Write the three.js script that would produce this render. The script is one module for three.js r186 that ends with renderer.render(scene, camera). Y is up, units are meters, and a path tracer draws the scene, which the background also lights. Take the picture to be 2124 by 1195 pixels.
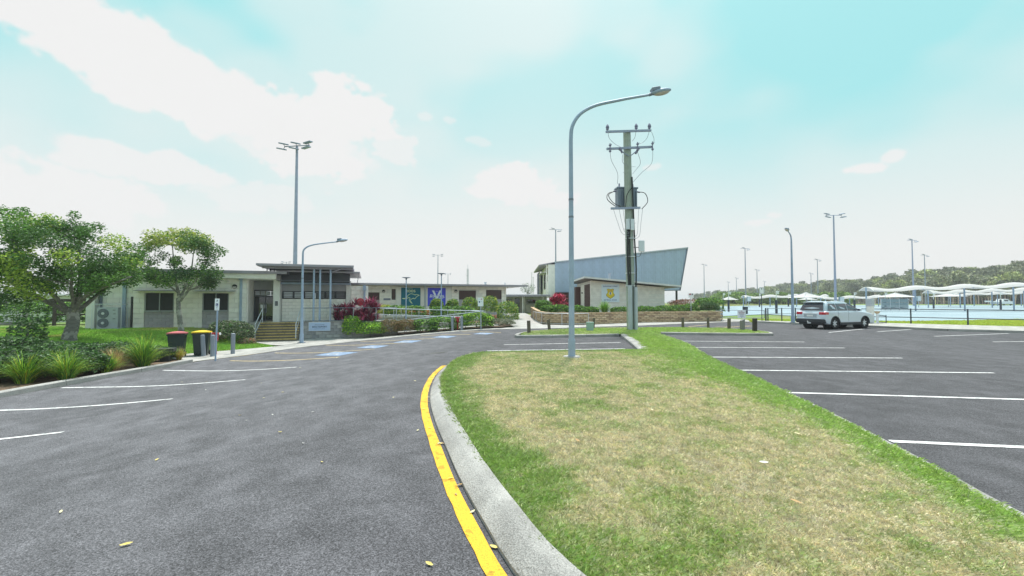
import * as THREE from 'three';
import { mergeGeometries, toCreasedNormals } from 'three/addons/utils/BufferGeometryUtils.js';
import { RoundedBoxGeometry } from 'three/addons/geometries/RoundedBoxGeometry.js';
import { Brush, Evaluator, SUBTRACTION } from 'three-bvh-csg';

// ---------------------------------------------------------------- camera, sky, sun, exposure
const scene = new THREE.Scene();
const camera = new THREE.PerspectiveCamera(66, 16 / 9, 0.1, 3000);
camera.position.set(0, 1.65, 0);
camera.rotation.x = 0.0331;
const renderer = new THREE.WebGLRenderer({ antialias: true });
renderer.setSize(1024, 576);
renderer.toneMapping = THREE.LinearToneMapping;
renderer.toneMappingExposure = 1.25;
renderer.shadowMap.enabled = true;

const sun = new THREE.DirectionalLight(new THREE.Color().setRGB(1, 0.965, 0.92), 4.3);
sun.position.set(10, 100, -36);
sun.target.position.set(0, 0, -20);
sun.position.add(sun.target.position);
sun.shadow.radius = 10;
sun.castShadow = true;
sun.shadow.mapSize.set(4096, 4096);
Object.assign(sun.shadow.camera, { left: -60, right: 60, top: 60, bottom: -60, near: 1, far: 260 });
scene.add(sun, sun.target);

// ---------------------------------------------------------------- random numbers and noise
function rng(seed) { let a = seed >>> 0; return () => { a = (a + 0x6d2b79f5) | 0; let t = Math.imul(a ^ (a >>> 15), 1 | a); t = (t + Math.imul(t ^ (t >>> 7), 61 | t)) ^ t; return ((t ^ (t >>> 14)) >>> 0) / 4294967296; }; }
const { clamp, lerp } = THREE.MathUtils;
const sm = (s) => { s = clamp(s, 0, 1); return s * s * (3 - 2 * s); };
function hash2(x, y, s) { let h = Math.imul(x, 374761393) + Math.imul(y, 668265263) + Math.imul(s, 974634777); h = Math.imul(h ^ (h >>> 13), 1274126177); return ((h ^ (h >>> 16)) >>> 0) / 4294967296; }
function vnoise(x, y, s = 0, per = 0) {
  let xi = Math.floor(x), yi = Math.floor(y); const fx = x - xi, fy = y - yi, u = fx * fx * (3 - 2 * fx), v = fy * fy * (3 - 2 * fy);
  let x1 = xi + 1, y1 = yi + 1; if (per) { xi = ((xi % per) + per) % per; yi = ((yi % per) + per) % per; x1 = ((x1 % per) + per) % per; y1 = ((y1 % per) + per) % per; }
  return lerp(lerp(hash2(xi, yi, s), hash2(x1, yi, s), u), lerp(hash2(xi, y1, s), hash2(x1, y1, s), u), v);
}
function fbm(x, y, oct = 5, s = 0, per = 0) { let a = 0.5, sum = 0, n = 0; for (let i = 0; i < oct; i++) { sum += a * vnoise(x, y, s + i, per); n += a; a *= 0.5; x *= 2; y *= 2; per *= 2; } return sum / n; }

// the sky: thin bright air with a long cloud bank and loose clouds
{
  const sunDir = new THREE.Vector3(10, 100, -36).normalize(), W = 2048, Hh = 1024, data = new Float32Array(W * Hh * 4), R = Math.PI / 180;
  // clouds as [azimuth right of north, elevation, half length, half height, tilt, strength] in degrees
  const bank = [
    [-41, 23, 17, 3.9, -15, 1.25], [-29, 20, 12, 3.5, -16, 1.25], [-20.5, 22.5, 5.2, 3.2, -14, 1.05], [-49, 27, 8, 4.2, -18, 1.2], [-25, 16.5, 7, 2.6, -10, 1.0], [-60, 30, 12, 6, -15, 1.1],
    [-24, 18.2, 4.6, 1.7, -4, 0.85], [-30, 17.2, 3.6, 1.2, 0, 0.75], [-15.0, 18.8, 3.4, 2.0, -25, 0.72], [-11.2, 22.6, 1.2, 0.5, 0, 0.5], [-8.1, 22.4, 0.9, 0.4, 0, 0.5], [-4.6, 20.0, 1.7, 0.6, -5, 0.45],
    [0, 14.6, 6.2, 2.7, -3, 1.15], [5.8, 13.2, 3.2, 1.2, 0, 0.95], [-40, 13.6, 8, 1.9, -3, 0.9], [-48, 9.5, 10, 3.2, 0, 0.95], [-30, 11.8, 6, 1.4, -2, 0.6],
    [38.8, 13.4, 2.1, 0.55, 2, 0.95], [41.3, 14.2, 1.0, 0.55, 8, 0.85], [29.2, 9.0, 1.5, 0.4, 0, 0.8], [30.6, 9.8, 0.9, 0.35, 0, 0.75], [17.6, 16.4, 1.2, 0.4, 0, 0.6],
  ].map(([a, e, l, h, t, k]) => [a, e, l, h, Math.cos(t * R), Math.sin(t * R), k]);
  for (let j = 0; j < Hh; j++) {
    const el = ((j + 0.5) / Hh - 0.5) * 180;
    for (let i = 0; i < W; i++) {
      const phi = ((i + 0.5) / W - 0.5) * Math.PI * 2; // direction = (cos phi, sin phi) in x, z
      let az = Math.atan2(Math.cos(phi), -Math.sin(phi)) / R; // 0 ahead (-z), + to the right (+x)
      const k = (j * W + i) * 4;
      let r, g, b;
      if (el < 0) { r = 0.34; g = 0.35; b = 0.33; } else {
        const wide = fbm(az * 0.05 + 40, el * 0.09 + 9, 4, 5);
        let t = sm((el - 4) / 24) * (0.62 + 0.6 * sm((wide - 0.3) / 0.36)); t *= 1 - 0.34 * Math.exp(-(((az - 2) / 20) ** 2)); t += 0.2 * sm((az - 8) / 30) * sm((el - 3) / 13);
        t = clamp(t, 0, 1.15);
        r = lerp(0.885, 0.47, t); g = lerp(0.89, 0.825, t); b = lerp(0.875, 0.85, t);
        const zen = sm((el - 36) / 40); r = lerp(r, 0.34, zen * 0.4); g = lerp(g, 0.66, zen * 0.4); b = lerp(b, 0.82, zen * 0.4);
        let c = 0;
        const n1 = fbm(az * 0.28 + 300, el * 0.5 + 50, 6, 21), n2 = fbm(az * 1.3 + 70, el * 1.9 + 8, 4, 33);
        const wx = (n1 - 0.5) * 7.5 + (n2 - 0.5) * 1.3, wy = (fbm(az * 0.4 + 90, el * 0.7 + 15, 5, 44) - 0.5) * 4.2 + (n2 - 0.5) * 0.9;
        if (az > -80 && az < 60 && el < 45) for (const [a, e, l, h, ct, st, s] of bank) {
          const f = Math.min(1, h / 2.2), dx = az - a + wx * f, dy = el - e + wy * f, u = (dx * ct + dy * st) / l, v = (-dx * st + dy * ct) / h, d = 1 - u * u - v * v;
          if (d > -0.6) c = Math.max(c, sm((d + 0.06) / 0.36) * Math.min(1, s));
        }
        const far = Math.max(sm((Math.abs(az) - 54) / 14), sm((el - 38) / 10));
        if (far > 0) { const f2 = fbm(az * 0.045 + 11, el * 0.09 + 3, 6, 61); c = Math.max(c, far * sm((f2 - 0.56) / 0.12) * 0.9); }
        const soft = 0.89 + 0.012 * (n1 - 0.5);
        r = lerp(r, soft, c); g = lerp(g, soft, c); b = lerp(b, soft * 0.995, c);
      }
      const halo = el > 0 ? Math.exp(-((Math.acos(clamp(sunDir.x * Math.cos(phi) * Math.cos(el * R) + sunDir.y * Math.sin(el * R) + sunDir.z * Math.sin(phi) * Math.cos(el * R), -1, 1)) / R / 21) ** 2)) : 0;
      data[k] = r * 0.8 + halo * 0.9; data[k + 1] = g * 0.8 + halo * 0.88; data[k + 2] = b * 0.8 + halo * 0.84; data[k + 3] = 1;
    }
  }
  const sky = new THREE.DataTexture(data, W, Hh, THREE.RGBAFormat, THREE.FloatType);
  sky.mapping = THREE.EquirectangularReflectionMapping; sky.magFilter = THREE.LinearFilter; sky.minFilter = THREE.LinearFilter; sky.needsUpdate = true;
  scene.background = sky; scene.environment = sky;
}

// ---------------------------------------------------------------- textures and materials
function tex(size, metres, fn, srgb = true) {
  const d = new Uint8Array(size * size * 4);
  for (let y = 0; y < size; y++) for (let x = 0; x < size; x++) { const v = fn(x / size, y / size, x, y), k = (y * size + x) * 4; const c = Array.isArray(v) ? v : [v, v, v]; for (let q = 0; q < 3; q++) d[k + q] = clamp(Math.round(c[q] * 255), 0, 255); d[k + 3] = 255; }
  const t = new THREE.DataTexture(d, size, size, THREE.RGBAFormat); t.wrapS = t.wrapT = THREE.RepeatWrapping; t.magFilter = THREE.LinearFilter; t.minFilter = THREE.LinearMipmapLinearFilter; t.generateMipmaps = true;
  if (srgb) t.colorSpace = THREE.SRGBColorSpace; t.repeat.set(1 / metres, 1 / metres); t.needsUpdate = true; return t;
}
const tStone = new Float32Array(1024 * 1024);
{ // packed chips of aggregate
  const r = rng(5); for (let i = 0; i < tStone.length; i++) tStone[i] = r();
}
const stone = (x, y) => { x &= 1023; y &= 1023; return tStone[y * 1024 + x]; };
const chip = (x, y) => 0.4 * stone(x, y) + 0.25 * stone(x >> 1, (y >> 1) + 400) + 0.35 * stone(((x + 1) / 3) | 0, (((y + 2) / 3) | 0) + 700);
const T_asphalt = tex(1024, 3.6, (u, v, x, y) => { const c = chip(x, y), f = fbm(u * 12, v * 12, 5, 3, 12); return 0.54 + 0.7 * (c - 0.48) + 0.22 * (f - 0.5) + (stone(x, y + 77) > 0.98 ? 0.3 : 0); });
const B_asphalt = tex(1024, 3.6, (u, v, x, y) => chip(x, y), false);
const T_concrete = tex(512, 2.4, (u, v, x, y) => 0.8 + 0.34 * (fbm(u * 6, v * 6, 6, 8, 6) - 0.5) + 0.24 * (stone(x, y) - 0.5) + (stone(x, y + 300) > 0.94 ? -0.18 : 0));
const B_concrete = tex(512, 2.4, (u, v, x, y) => 0.5 + 0.5 * (stone(x, y) - 0.5) + 0.5 * (fbm(u * 30, v * 30, 3, 2, 30) - 0.5), false);
const T_wall = tex(512, 1.6, (u, v, x, y) => 0.94 + 0.14 * (fbm(u * 5, v * 5, 6, 18, 5) - 0.5) + 0.08 * (stone(x, y) - 0.5));
const T_soft = tex(256, 1.3, (u, v, x, y) => 0.94 + 0.14 * (fbm(u * 4, v * 4, 5, 28, 4) - 0.5) + 0.04 * (stone(x, y) - 0.5));
const T_wood = tex(512, 0.9, (u, v, x, y) => 0.72 + 0.42 * (fbm(u * 22, v * 2, 5, 31, 2) - 0.5) + 0.12 * (stone(x, y >> 4) - 0.5));
const T_bark = tex(512, 0.8, (u, v, x, y) => { const f = fbm(u * 6, v * 10, 5, 41, 2), g = fbm(u * 3, v * 3, 4, 47, 3); return 0.62 + 0.7 * (f - 0.5) + (g > 0.56 ? 0.2 : 0); });
const T_soil = tex(512, 1.1, (u, v, x, y) => { const f = fbm(u * 16, v * 16, 4, 51, 16), c = chip(x, y); return [0.5 + 0.5 * (f - 0.5) + 0.35 * (c - 0.5), 0.42 + 0.45 * (f - 0.5) + 0.3 * (c - 0.5), 0.34 + 0.4 * (f - 0.5) + 0.28 * (c - 0.5)]; });
const T_turf = tex(1024, 2.2, (u, v, x, y) => 0.62 + 0.5 * (fbm(u * 40, v * 40, 4, 61, 40) - 0.5) + 0.3 * (chip(x, y) - 0.5));
const T_paint = tex(512, 1.1, (u, v, x, y) => 0.87 + 0.34 * (chip(x, y) - 0.5) - (fbm(u * 14, v * 14, 4, 71, 14) > 0.62 ? 0.16 : 0) - (chip(x + 31, y + 9) < 0.2 ? 0.3 : 0));
const T_court = tex(512, 9, (u, v) => 0.88 + 0.14 * (fbm(u * 6, v * 6, 6, 81, 6) - 0.5));
const rgb = (r, g, b) => new THREE.Color().setRGB(r, g, b);
function mat(c, rough = 0.7, o = {}) { return new THREE.MeshStandardMaterial({ color: Array.isArray(c) ? rgb(...c) : c, roughness: rough, ...o }); }
const M = {
  road: mat([0.365, 0.358, 0.378], 0.9, { map: T_asphalt, bumpMap: B_asphalt, bumpScale: 0.012, vertexColors: true }),
  path: mat([0.6, 0.58, 0.545], 0.9, { map: T_concrete, bumpMap: B_concrete, bumpScale: 0.0015 }),
  kerb: mat([0.58, 0.565, 0.54], 0.92, { map: T_concrete, bumpMap: B_concrete, bumpScale: 0.012 }),
  kerb2: mat([0.52, 0.505, 0.48], 0.92, { map: T_concrete, bumpMap: B_concrete, bumpScale: 0.012 }),
  white: mat([0.98, 0.97, 0.97], 0.75, { map: T_paint, bumpMap: B_asphalt, bumpScale: 0.003 }),
  yellow: mat([0.98, 0.54, 0.02], 0.75, { map: T_paint, bumpMap: B_asphalt, bumpScale: 0.004 }),
  yellowOld: mat([0.95, 0.72, 0.36], 0.8, { map: T_paint }),
  whiteWorn: mat([0.6, 0.64, 0.72], 0.8, { map: T_paint }),
  bluePaint: mat([0.28, 0.39, 0.58], 0.75, { map: T_paint }),
  ground: mat([0.55, 0.72, 0.2], 0.95, { map: T_turf, vertexColors: true }),
  turf: mat([0.8, 0.8, 0.8], 0.95, { map: T_turf, vertexColors: true }),
  soil: mat([0.62, 0.6, 0.58], 0.95, { map: T_soil }),
  court: mat([0.31, 0.42, 0.48], 0.7, { map: T_court }),
  blockA: mat([0.96, 0.92, 0.85], 0.85, { map: T_wall }), blockB: mat([0.92, 0.88, 0.82], 0.85, { map: T_wall }), blockC: mat([0.98, 0.95, 0.89], 0.85, { map: T_wall }),
  mortar: mat([0.82, 0.79, 0.74], 0.9, { map: T_wall }),
  greyA: mat([0.46, 0.44, 0.47], 0.85, { map: T_wall }), greyB: mat([0.41, 0.395, 0.43], 0.85, { map: T_wall }),
  retA: mat([0.55, 0.545, 0.55], 0.9, { map: T_concrete }), retB: mat([0.44, 0.44, 0.46], 0.9, { map: T_concrete }), retC: mat([0.62, 0.61, 0.6], 0.9, { map: T_concrete }),
  cream: mat([0.9, 0.88, 0.82], 0.7, { map: T_soft }), cream2: mat([0.82, 0.81, 0.77], 0.7, { map: T_soft }),
  roof: mat([0.36, 0.34, 0.4], 0.5, { map: T_soft, metalness: 0.2 }), roofPale: mat([0.75, 0.76, 0.77], 0.45, { map: T_soft, metalness: 0.2 }),
  darkWall: mat([0.14, 0.145, 0.17], 0.6, { map: T_soft }), midGrey: mat([0.36, 0.37, 0.39], 0.7, { map: T_soft }),
  frame: mat([0.05, 0.055, 0.07], 0.4), frameGrey: mat([0.3, 0.32, 0.35], 0.4, { metalness: 0.4 }),
  glass: new THREE.MeshPhysicalMaterial({ color: rgb(0.012, 0.014, 0.02), roughness: 0.06, clearcoat: 1, clearcoatRoughness: 0.03 }),
  screenGlass: mat([0.012, 0.014, 0.022], 0.45), louvre: mat([0.13, 0.085, 0.085], 0.6), louvreBack: mat([0.16, 0.13, 0.13], 0.8),
  galv: mat([0.5, 0.55, 0.62], 0.45, { map: T_soft, metalness: 0.15 }), galvDark: mat([0.2, 0.23, 0.3], 0.5, { map: T_soft, metalness: 0.1 }), mast: mat([0.36, 0.4, 0.56], 0.5, { map: T_soft }),
  steelBlue: mat([0.36, 0.46, 0.62], 0.5, { map: T_soft }),
  bollard: mat([0.27, 0.3, 0.36], 0.5, { map: T_soft }), nosing: mat([0.8, 0.58, 0.2], 0.7, { map: T_paint }), riser: mat([0.3, 0.25, 0.19], 0.9, { map: T_concrete }),
  black: mat([0.025, 0.026, 0.03], 0.55), rail: mat([0.03, 0.04, 0.06], 0.5),
  timber: mat([0.24, 0.2, 0.165], 0.9, { map: T_wood }), timberDark: mat([0.1, 0.08, 0.07], 0.9, { map: T_wood }), timberGrey: mat([0.42, 0.4, 0.41], 0.9, { map: T_wood }),
  poleWood: mat([0.66, 0.74, 0.66], 0.9, { map: T_wood, bumpMap: T_wood, bumpScale: 0.004 }),
  bark: mat([0.42, 0.4, 0.37], 0.95, { map: T_bark, bumpMap: T_bark, bumpScale: 0.012 }), barkPale: mat([0.55, 0.53, 0.5], 0.95, { map: T_bark, bumpMap: T_bark, bumpScale: 0.008 }),
  brickA: mat([0.86, 0.64, 0.41], 0.92, { map: T_concrete, bumpMap: B_concrete, bumpScale: 0.01 }), brickB: mat([0.74, 0.53, 0.33], 0.92, { map: T_concrete, bumpMap: B_concrete, bumpScale: 0.01 }), brickC: mat([0.95, 0.74, 0.5], 0.92, { map: T_concrete, bumpMap: B_concrete, bumpScale: 0.01 }), brickD: mat([0.55, 0.39, 0.26], 0.92, { map: T_concrete, bumpMap: B_concrete, bumpScale: 0.01 }),
  brickJoint: mat([0.36, 0.28, 0.2], 0.95),
  cladBlue: mat([0.46, 0.56, 0.74], 0.5, { map: T_soft }), navy: mat([0.06, 0.07, 0.14], 0.55, { map: T_soft }), redBrick: mat([0.2, 0.065, 0.05], 0.85, { map: T_wall }),
  slat: mat([0.16, 0.065, 0.055], 0.7, { map: T_wood }),
  hydrant: mat([0.5, 0.035, 0.05], 0.45, { map: T_soft }), redSign: mat([0.5, 0.02, 0.045], 0.5),
  bin: mat([0.018, 0.035, 0.032], 0.5), binRed: mat([0.52, 0.13, 0.14], 0.5), binYellow: mat([0.85, 0.55, 0.03], 0.5),
  pillar: mat([0.33, 0.48, 0.45], 0.6, { map: T_soft }),
  sail: new THREE.MeshPhysicalMaterial({ color: rgb(0.54, 0.52, 0.51), roughness: 0.9, side: THREE.DoubleSide, transmission: 0.25, thickness: 0 }),
  car: new THREE.MeshPhysicalMaterial({ color: rgb(0.58, 0.65, 0.73), roughness: 0.38, metalness: 0.2, clearcoat: 1, clearcoatRoughness: 0.06 }),
  carGlass: new THREE.MeshPhysicalMaterial({ color: rgb(0.02, 0.03, 0.05), roughness: 0.04, clearcoat: 1 }),
  tail: new THREE.MeshPhysicalMaterial({ color: rgb(0.6, 0.02, 0.05), roughness: 0.15, clearcoat: 1 }),
  tyre: mat([0.02, 0.02, 0.022], 0.85), alloy: mat([0.75, 0.77, 0.8], 0.35, { metalness: 0.2 }), plastic: mat([0.03, 0.032, 0.04], 0.6),
  transformer: mat([0.22, 0.27, 0.36], 0.5, { map: T_soft }), insulator: mat([0.2, 0.19, 0.3], 0.35), cable: mat([0.02, 0.02, 0.025], 0.6), wire: mat([0.3, 0.32, 0.38], 0.5),
  lens: mat([0.55, 0.5, 0.48], 0.3), paper: mat([0.85, 0.86, 0.86], 0.8), silver: mat([0.66, 0.7, 0.76], 0.4, { metalness: 0.2 }),
  leaf: new THREE.MeshPhysicalMaterial({ color: 0xffffff, vertexColors: true, roughness: 0.8, side: THREE.DoubleSide, transmission: 0.42, thickness: 0 }),
  blade: mat([1, 1, 1], 0.8, { vertexColors: true, side: THREE.DoubleSide }),
};

// ---------------------------------------------------------------- building tools
const taken = new Map();
function numbered(n) { const k = taken.get(n) ?? 0; taken.set(n, k + 1); return k ? `${n}_${String(k).padStart(3, '0')}` : n; }
function metresUV(g) {
  if (g.userData.ownUV) return g;
  if (!g.attributes.normal) g.computeVertexNormals();
  const p = g.attributes.position, n = g.attributes.normal, uv = new Float32Array(p.count * 2);
  for (let i = 0; i < p.count; i++) { const ax = Math.abs(n.getX(i)), ay = Math.abs(n.getY(i)), az = Math.abs(n.getZ(i)); let u, v; if (ay >= ax && ay >= az) { u = p.getX(i); v = p.getZ(i); } else if (ax > az) { u = p.getZ(i); v = p.getY(i); } else { u = p.getX(i); v = p.getY(i); } uv[2 * i] = u; uv[2 * i + 1] = v; }
  g.setAttribute('uv', new THREE.BufferAttribute(uv, 2)); return g;
}
function join(list) {
  list = list.flat().map((g) => { const h = g.index ? g.toNonIndexed() : g; for (const k of Object.keys(h.attributes)) if (!['position', 'normal', 'uv', 'color'].includes(k)) h.deleteAttribute(k); if (!h.attributes.uv) h.setAttribute('uv', new THREE.BufferAttribute(new Float32Array(h.attributes.position.count * 2), 2)); return h; });
  return list.length === 1 ? list[0] : mergeGeometries(list);
}
function part(name, geos, m, parent, pos, label) {
  const own = Array.isArray(geos) && geos.flat().every((q) => q.userData.ownUV), g = Array.isArray(geos) ? join(geos) : geos; if (own) g.userData.ownUV = true; metresUV(g);
  const o = new THREE.Mesh(g, m); o.name = name; o.castShadow = o.receiveShadow = true; if (pos) o.position.set(...pos);
  if (label) o.userData.label = label; parent.add(o); return o;
}
function thing(name, label, category, pos = [0, 0, 0], turn = 0, group) {
  const o = new THREE.Group(); o.name = numbered(name); o.position.set(...pos); o.rotation.y = turn; o.userData = { label, category }; if (group) o.userData.group = group; scene.add(o); return o;
}
function solo(name, geos, m, label, category, group, pos) { const o = part(numbered(name), geos, m, scene, pos); o.userData = { label, category }; if (group) o.userData.group = group; return o; }
function struct(name, geos, m) { const o = part(numbered(name), geos, m, scene); o.userData = { kind: 'structure' }; return o; }
function copy(src, pos, turn, label, group) { const o = src.clone(); o.name = numbered(src.name.replace(/_\d{3}$/, '')); o.userData = { ...src.userData }; if (label) o.userData.label = label; if (group) o.userData.group = group; o.position.set(...pos); o.rotation.y = turn; scene.add(o); return o; }
const box = (w, h, d, x = 0, y = 0, z = 0) => new THREE.BoxGeometry(w, h, d).translate(x, y, z);
const slab = (x0, x1, y0, y1, z0, z1) => box(x1 - x0, y1 - y0, z1 - z0, (x0 + x1) / 2, (y0 + y1) / 2, (z0 + z1) / 2);
const rbox = (w, h, d, r, x = 0, y = 0, z = 0) => new RoundedBoxGeometry(w, h, d, 2, r).translate(x, y, z);
const cyl = (r0, r1, h, x = 0, y = 0, z = 0, n = 14) => new THREE.CylinderGeometry(r1, r0, h, n).translate(x, y + h / 2, z); // r0 at the bottom, y = foot
const V = (x, y, z) => new THREE.Vector3(x, y, z);
function tube(pts, r, n = 7, seg) { const c = new THREE.CatmullRomCurve3(pts.map((p) => V(...p)), false, 'centripetal'); return new THREE.TubeGeometry(c, seg ?? Math.max(2, pts.length * 4), r, n); }
function bar(a, b, r, n = 8) { const A = V(...a), B = V(...b), d = B.clone().sub(A), g = new THREE.CylinderGeometry(r, r, d.length(), n); g.applyQuaternion(new THREE.Quaternion().setFromUnitVectors(V(0, 1, 0), d.clone().normalize())); return g.translate(...A.add(B).multiplyScalar(0.5).toArray()); }
function limb(pts, r0, r1, n = 9, seg = 14, wob = 0, seed = 1) { // tapered round limb along a curve
  const c = new THREE.CatmullRomCurve3(pts.map((p) => V(...p)), false, 'centripetal'), g = new THREE.TubeGeometry(c, seg, 1, n), p = g.attributes.position, q = rng(seed);
  for (let i = 0; i <= seg; i++) { const o = c.getPointAt(i / seg), r = lerp(r0, r1, Math.pow(i / seg, 0.8)); for (let j = 0; j <= n; j++) { const k = i * (n + 1) + j, w = r * (1 + wob * (hash2(i, j % n, seed) - 0.5)); p.setXYZ(k, o.x + (p.getX(k) - o.x) * w, o.y + (p.getY(k) - o.y) * w, o.z + (p.getZ(k) - o.z) * w); } }
  g.computeVertexNormals(); return g;
}
const extr = (pts, depth, bevel = 0) => { const s = new THREE.Shape(pts.map(([x, y]) => new THREE.Vector2(x, y))); return new THREE.ExtrudeGeometry(s, { depth, bevelEnabled: bevel > 0, bevelSize: bevel, bevelThickness: bevel, bevelSegments: 2, curveSegments: 8 }); };

// lie of the land (metres above where the photographer stands): the drive falls to the left, a lawn bank rises behind it
function terrain(x, z) {
  return -0.62 * sm((-x - 0.5) / 10) + 0.8 * sm((-14.5 - x) / 5) + 0.0115 * clamp(-z - 45, 0, 95) + 0.4 * sm((-z - 33) / 14) * sm((3.6 - x) / 1.5);
}
function clip(poly, ax, v, keepLess) { const out = []; for (let i = 0; i < poly.length; i++) { const a = poly[i], b = poly[(i + 1) % poly.length], ia = keepLess ? a[ax] <= v : a[ax] >= v, ib = keepLess ? b[ax] <= v : b[ax] >= v; if (ia) out.push(a); if (ia !== ib) { const t = (v - a[ax]) / (b[ax] - a[ax]); out.push([lerp(a[0], b[0], t), lerp(a[1], b[1], t)]); } } return out; }
function sheet(poly, off, step = 1, tint, hf = terrain) { // a surface that follows the land inside an outline
  const xs = poly.map((p) => p[0]), zs = poly.map((p) => p[1]), x0 = Math.floor(Math.min(...xs) / step), x1 = Math.ceil(Math.max(...xs) / step), z0 = Math.floor(Math.min(...zs) / step), z1 = Math.ceil(Math.max(...zs) / step), pos = [], nor = [], col = [];
  for (let i = x0; i < x1; i++) {
    const s = clip(clip(poly, 0, i * step, false), 0, (i + 1) * step, true); if (s.length < 3) continue;
    for (let j = z0; j < z1; j++) {
      const c = clip(clip(s, 1, j * step, false), 1, (j + 1) * step, true); if (c.length < 3) continue;
      const pts = c.filter((p, k) => { const q = c[(k + 1) % c.length]; return Math.hypot(p[0] - q[0], p[1] - q[1]) > 1e-5; }); if (pts.length < 3) continue;
      const vs = pts.map(([x, z]) => new THREE.Vector2(x, z));
      for (const f of THREE.ShapeUtils.triangulateShape(vs, [])) {
        const [a, b, d] = f.map((k) => pts[k]), up = (b[0] - a[0]) * (d[1] - a[1]) - (b[1] - a[1]) * (d[0] - a[0]); if (Math.abs(up) < 1e-9) continue;
        for (const p of up < 0 ? [a, b, d] : [a, d, b]) { const [x, z] = p, e = 0.05; pos.push(x, hf(x, z) + off, z); const n = V(hf(x - e, z) - hf(x + e, z), 2 * e, hf(x, z - e) - hf(x, z + e)).normalize(); nor.push(n.x, n.y, n.z); if (tint) col.push(...tint(x, z)); }
      }
    }
  }
  const g = new THREE.BufferGeometry(); g.setAttribute('position', new THREE.Float32BufferAttribute(pos, 3)); g.setAttribute('normal', new THREE.Float32BufferAttribute(nor, 3)); if (tint) g.setAttribute('color', new THREE.Float32BufferAttribute(col, 3)); return g;
}
const smooth2 = (pts, n) => new THREE.CatmullRomCurve3(pts.map(([x, z]) => V(x, 0, z)), false, 'centripetal').getSpacedPoints(n).map((p) => [p.x, p.z]);
function inside(poly, x, z) { let c = false; for (let i = 0, j = poly.length - 1; i < poly.length; j = i++) { const [xi, zi] = poly[i], [xj, zj] = poly[j]; if (zi > z !== zj > z && x < ((xj - xi) * (z - zi)) / (zj - zi) + xi) c = !c; } return c; }
function edgeDist(poly, x, z) { let m = 1e9; for (let i = 0; i < poly.length - 1; i++) { const [ax, az] = poly[i], [bx, bz] = poly[i + 1], dx = bx - ax, dz = bz - az, t = clamp(((x - ax) * dx + (z - az) * dz) / (dx * dx + dz * dz), 0, 1); m = Math.min(m, Math.hypot(x - ax - t * dx, z - az - t * dz)); } return m; }
function sweep(line, profile, off = 0) { // profile [across, up] to the right of the walking direction
  const pos = [], idx = [], n = profile.length;
  line.forEach(([x, z], i) => { const a = line[Math.max(0, i - 1)], b = line[Math.min(line.length - 1, i + 1)], d = Math.hypot(b[0] - a[0], b[1] - a[1]), rx = -(b[1] - a[1]) / d, rz = (b[0] - a[0]) / d, y = terrain(x, z) + off; for (const [s, h] of profile) pos.push(x + rx * s, y + h, z + rz * s); });
  for (let i = 0; i < line.length - 1; i++) for (let k = 0; k < n; k++) { const q = (k + 1) % n, a = i * n + k, b = i * n + q, c = a + n, d = b + n; idx.push(a, b, c, b, d, c); }
  const last = (line.length - 1) * n; for (let k = 1; k < n - 1; k++) { idx.push(0, k + 1, k); idx.push(last, last + k, last + k + 1); }
  let g = new THREE.BufferGeometry(); g.setAttribute('position', new THREE.Float32BufferAttribute(pos, 3)); g.setIndex(idx); g = toCreasedNormals(g, 0.6); return g;
}

// ---------------------------------------------------------------- ground, road, paths, kerbs, markings
{
  const line = (a, b, n) => Array.from({ length: n + 1 }, (_, i) => lerp(a, b, i / n));
  const xs = [...[-1500, -700, -350, -200, -130, -90], ...line(-70, 110, 180), 140, 180, 240, 330, 480, 700, 1000, 1500], zs = [...[-1500, -1000, -700, -500, -380, -300, -240, -190, -160], ...line(-140, 12, 152), 40, 120, 400, 1200];
  const pos = [], col = [], idx = [];
  for (const z of zs) for (const x of xs) { pos.push(x, terrain(x, z) - 0.06, z); const n = fbm(x * 0.13 + 50, z * 0.13 + 50, 4, 91), d = fbm(x * 0.5, z * 0.5, 3, 95); col.push(0.72 + 0.7 * (n - 0.4), 0.8 + 0.45 * (d - 0.45), 0.75 + 0.4 * (n - 0.5)); }
  for (let j = 0; j < zs.length - 1; j++) for (let i = 0; i < xs.length - 1; i++) { const a = j * xs.length + i, b = a + 1, c = a + xs.length, d = c + 1; idx.push(a, c, b, b, c, d); }
  const g = new THREE.BufferGeometry(); g.setAttribute('position', new THREE.Float32BufferAttribute(pos, 3)); g.setAttribute('color', new THREE.Float32BufferAttribute(col, 3)); g.setIndex(idx); g.computeVertexNormals();
  struct('ground', g, M.ground);
}
const leftKerb = smooth2([[-11.0, 4], [-11.7, -2], [-12.1, -7], [-12.2, -10.6], [-12.2, -13], [-12.08, -15], [-12.1, -16.9]], 26);
const roadPoly = [[-11.0, 8], [-11.0, 4], [-11.7, -2], [-12.1, -7], [-12.2, -10.6], [-12.15, -15], [-12.1, -17.6], [-11.7, -18.4], [-11.2, -20.4], [-10.8, -22.3], [-9.8, -24.6], [-8.5, -26.2], [-6.2, -27.3], [-3.2, -27.3], [0, -27.7], [2.5, -28.5], [5, -29.9], [9, -31.8], [14, -35.3], [19, -38], [20.2, -37.4], [21.6, -33.8], [24.05, -29.9], [25.4, -26.3], [27.8, -24.2], [31, -22], [40, -16], [52, -8], [58, 8]];
const stain = (x, z) => { const n = fbm(x * 0.35 + 9, z * 0.2 + 4, 5, 101), f = fbm(x * 1.7, z * 1.1, 3, 107), wheel = fbm(x * 0.9 + 3, z * 0.06, 3, 111), v = 0.86 + 0.24 * (n - 0.5) + 0.12 * (f - 0.5) + 0.2 * (wheel - 0.5), w = sm((2 - x) / 8); return [v * lerp(0.74, 1.28, w), v * lerp(0.73, 1.28, w), v * lerp(0.77, 1.33, w)]; };
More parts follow.
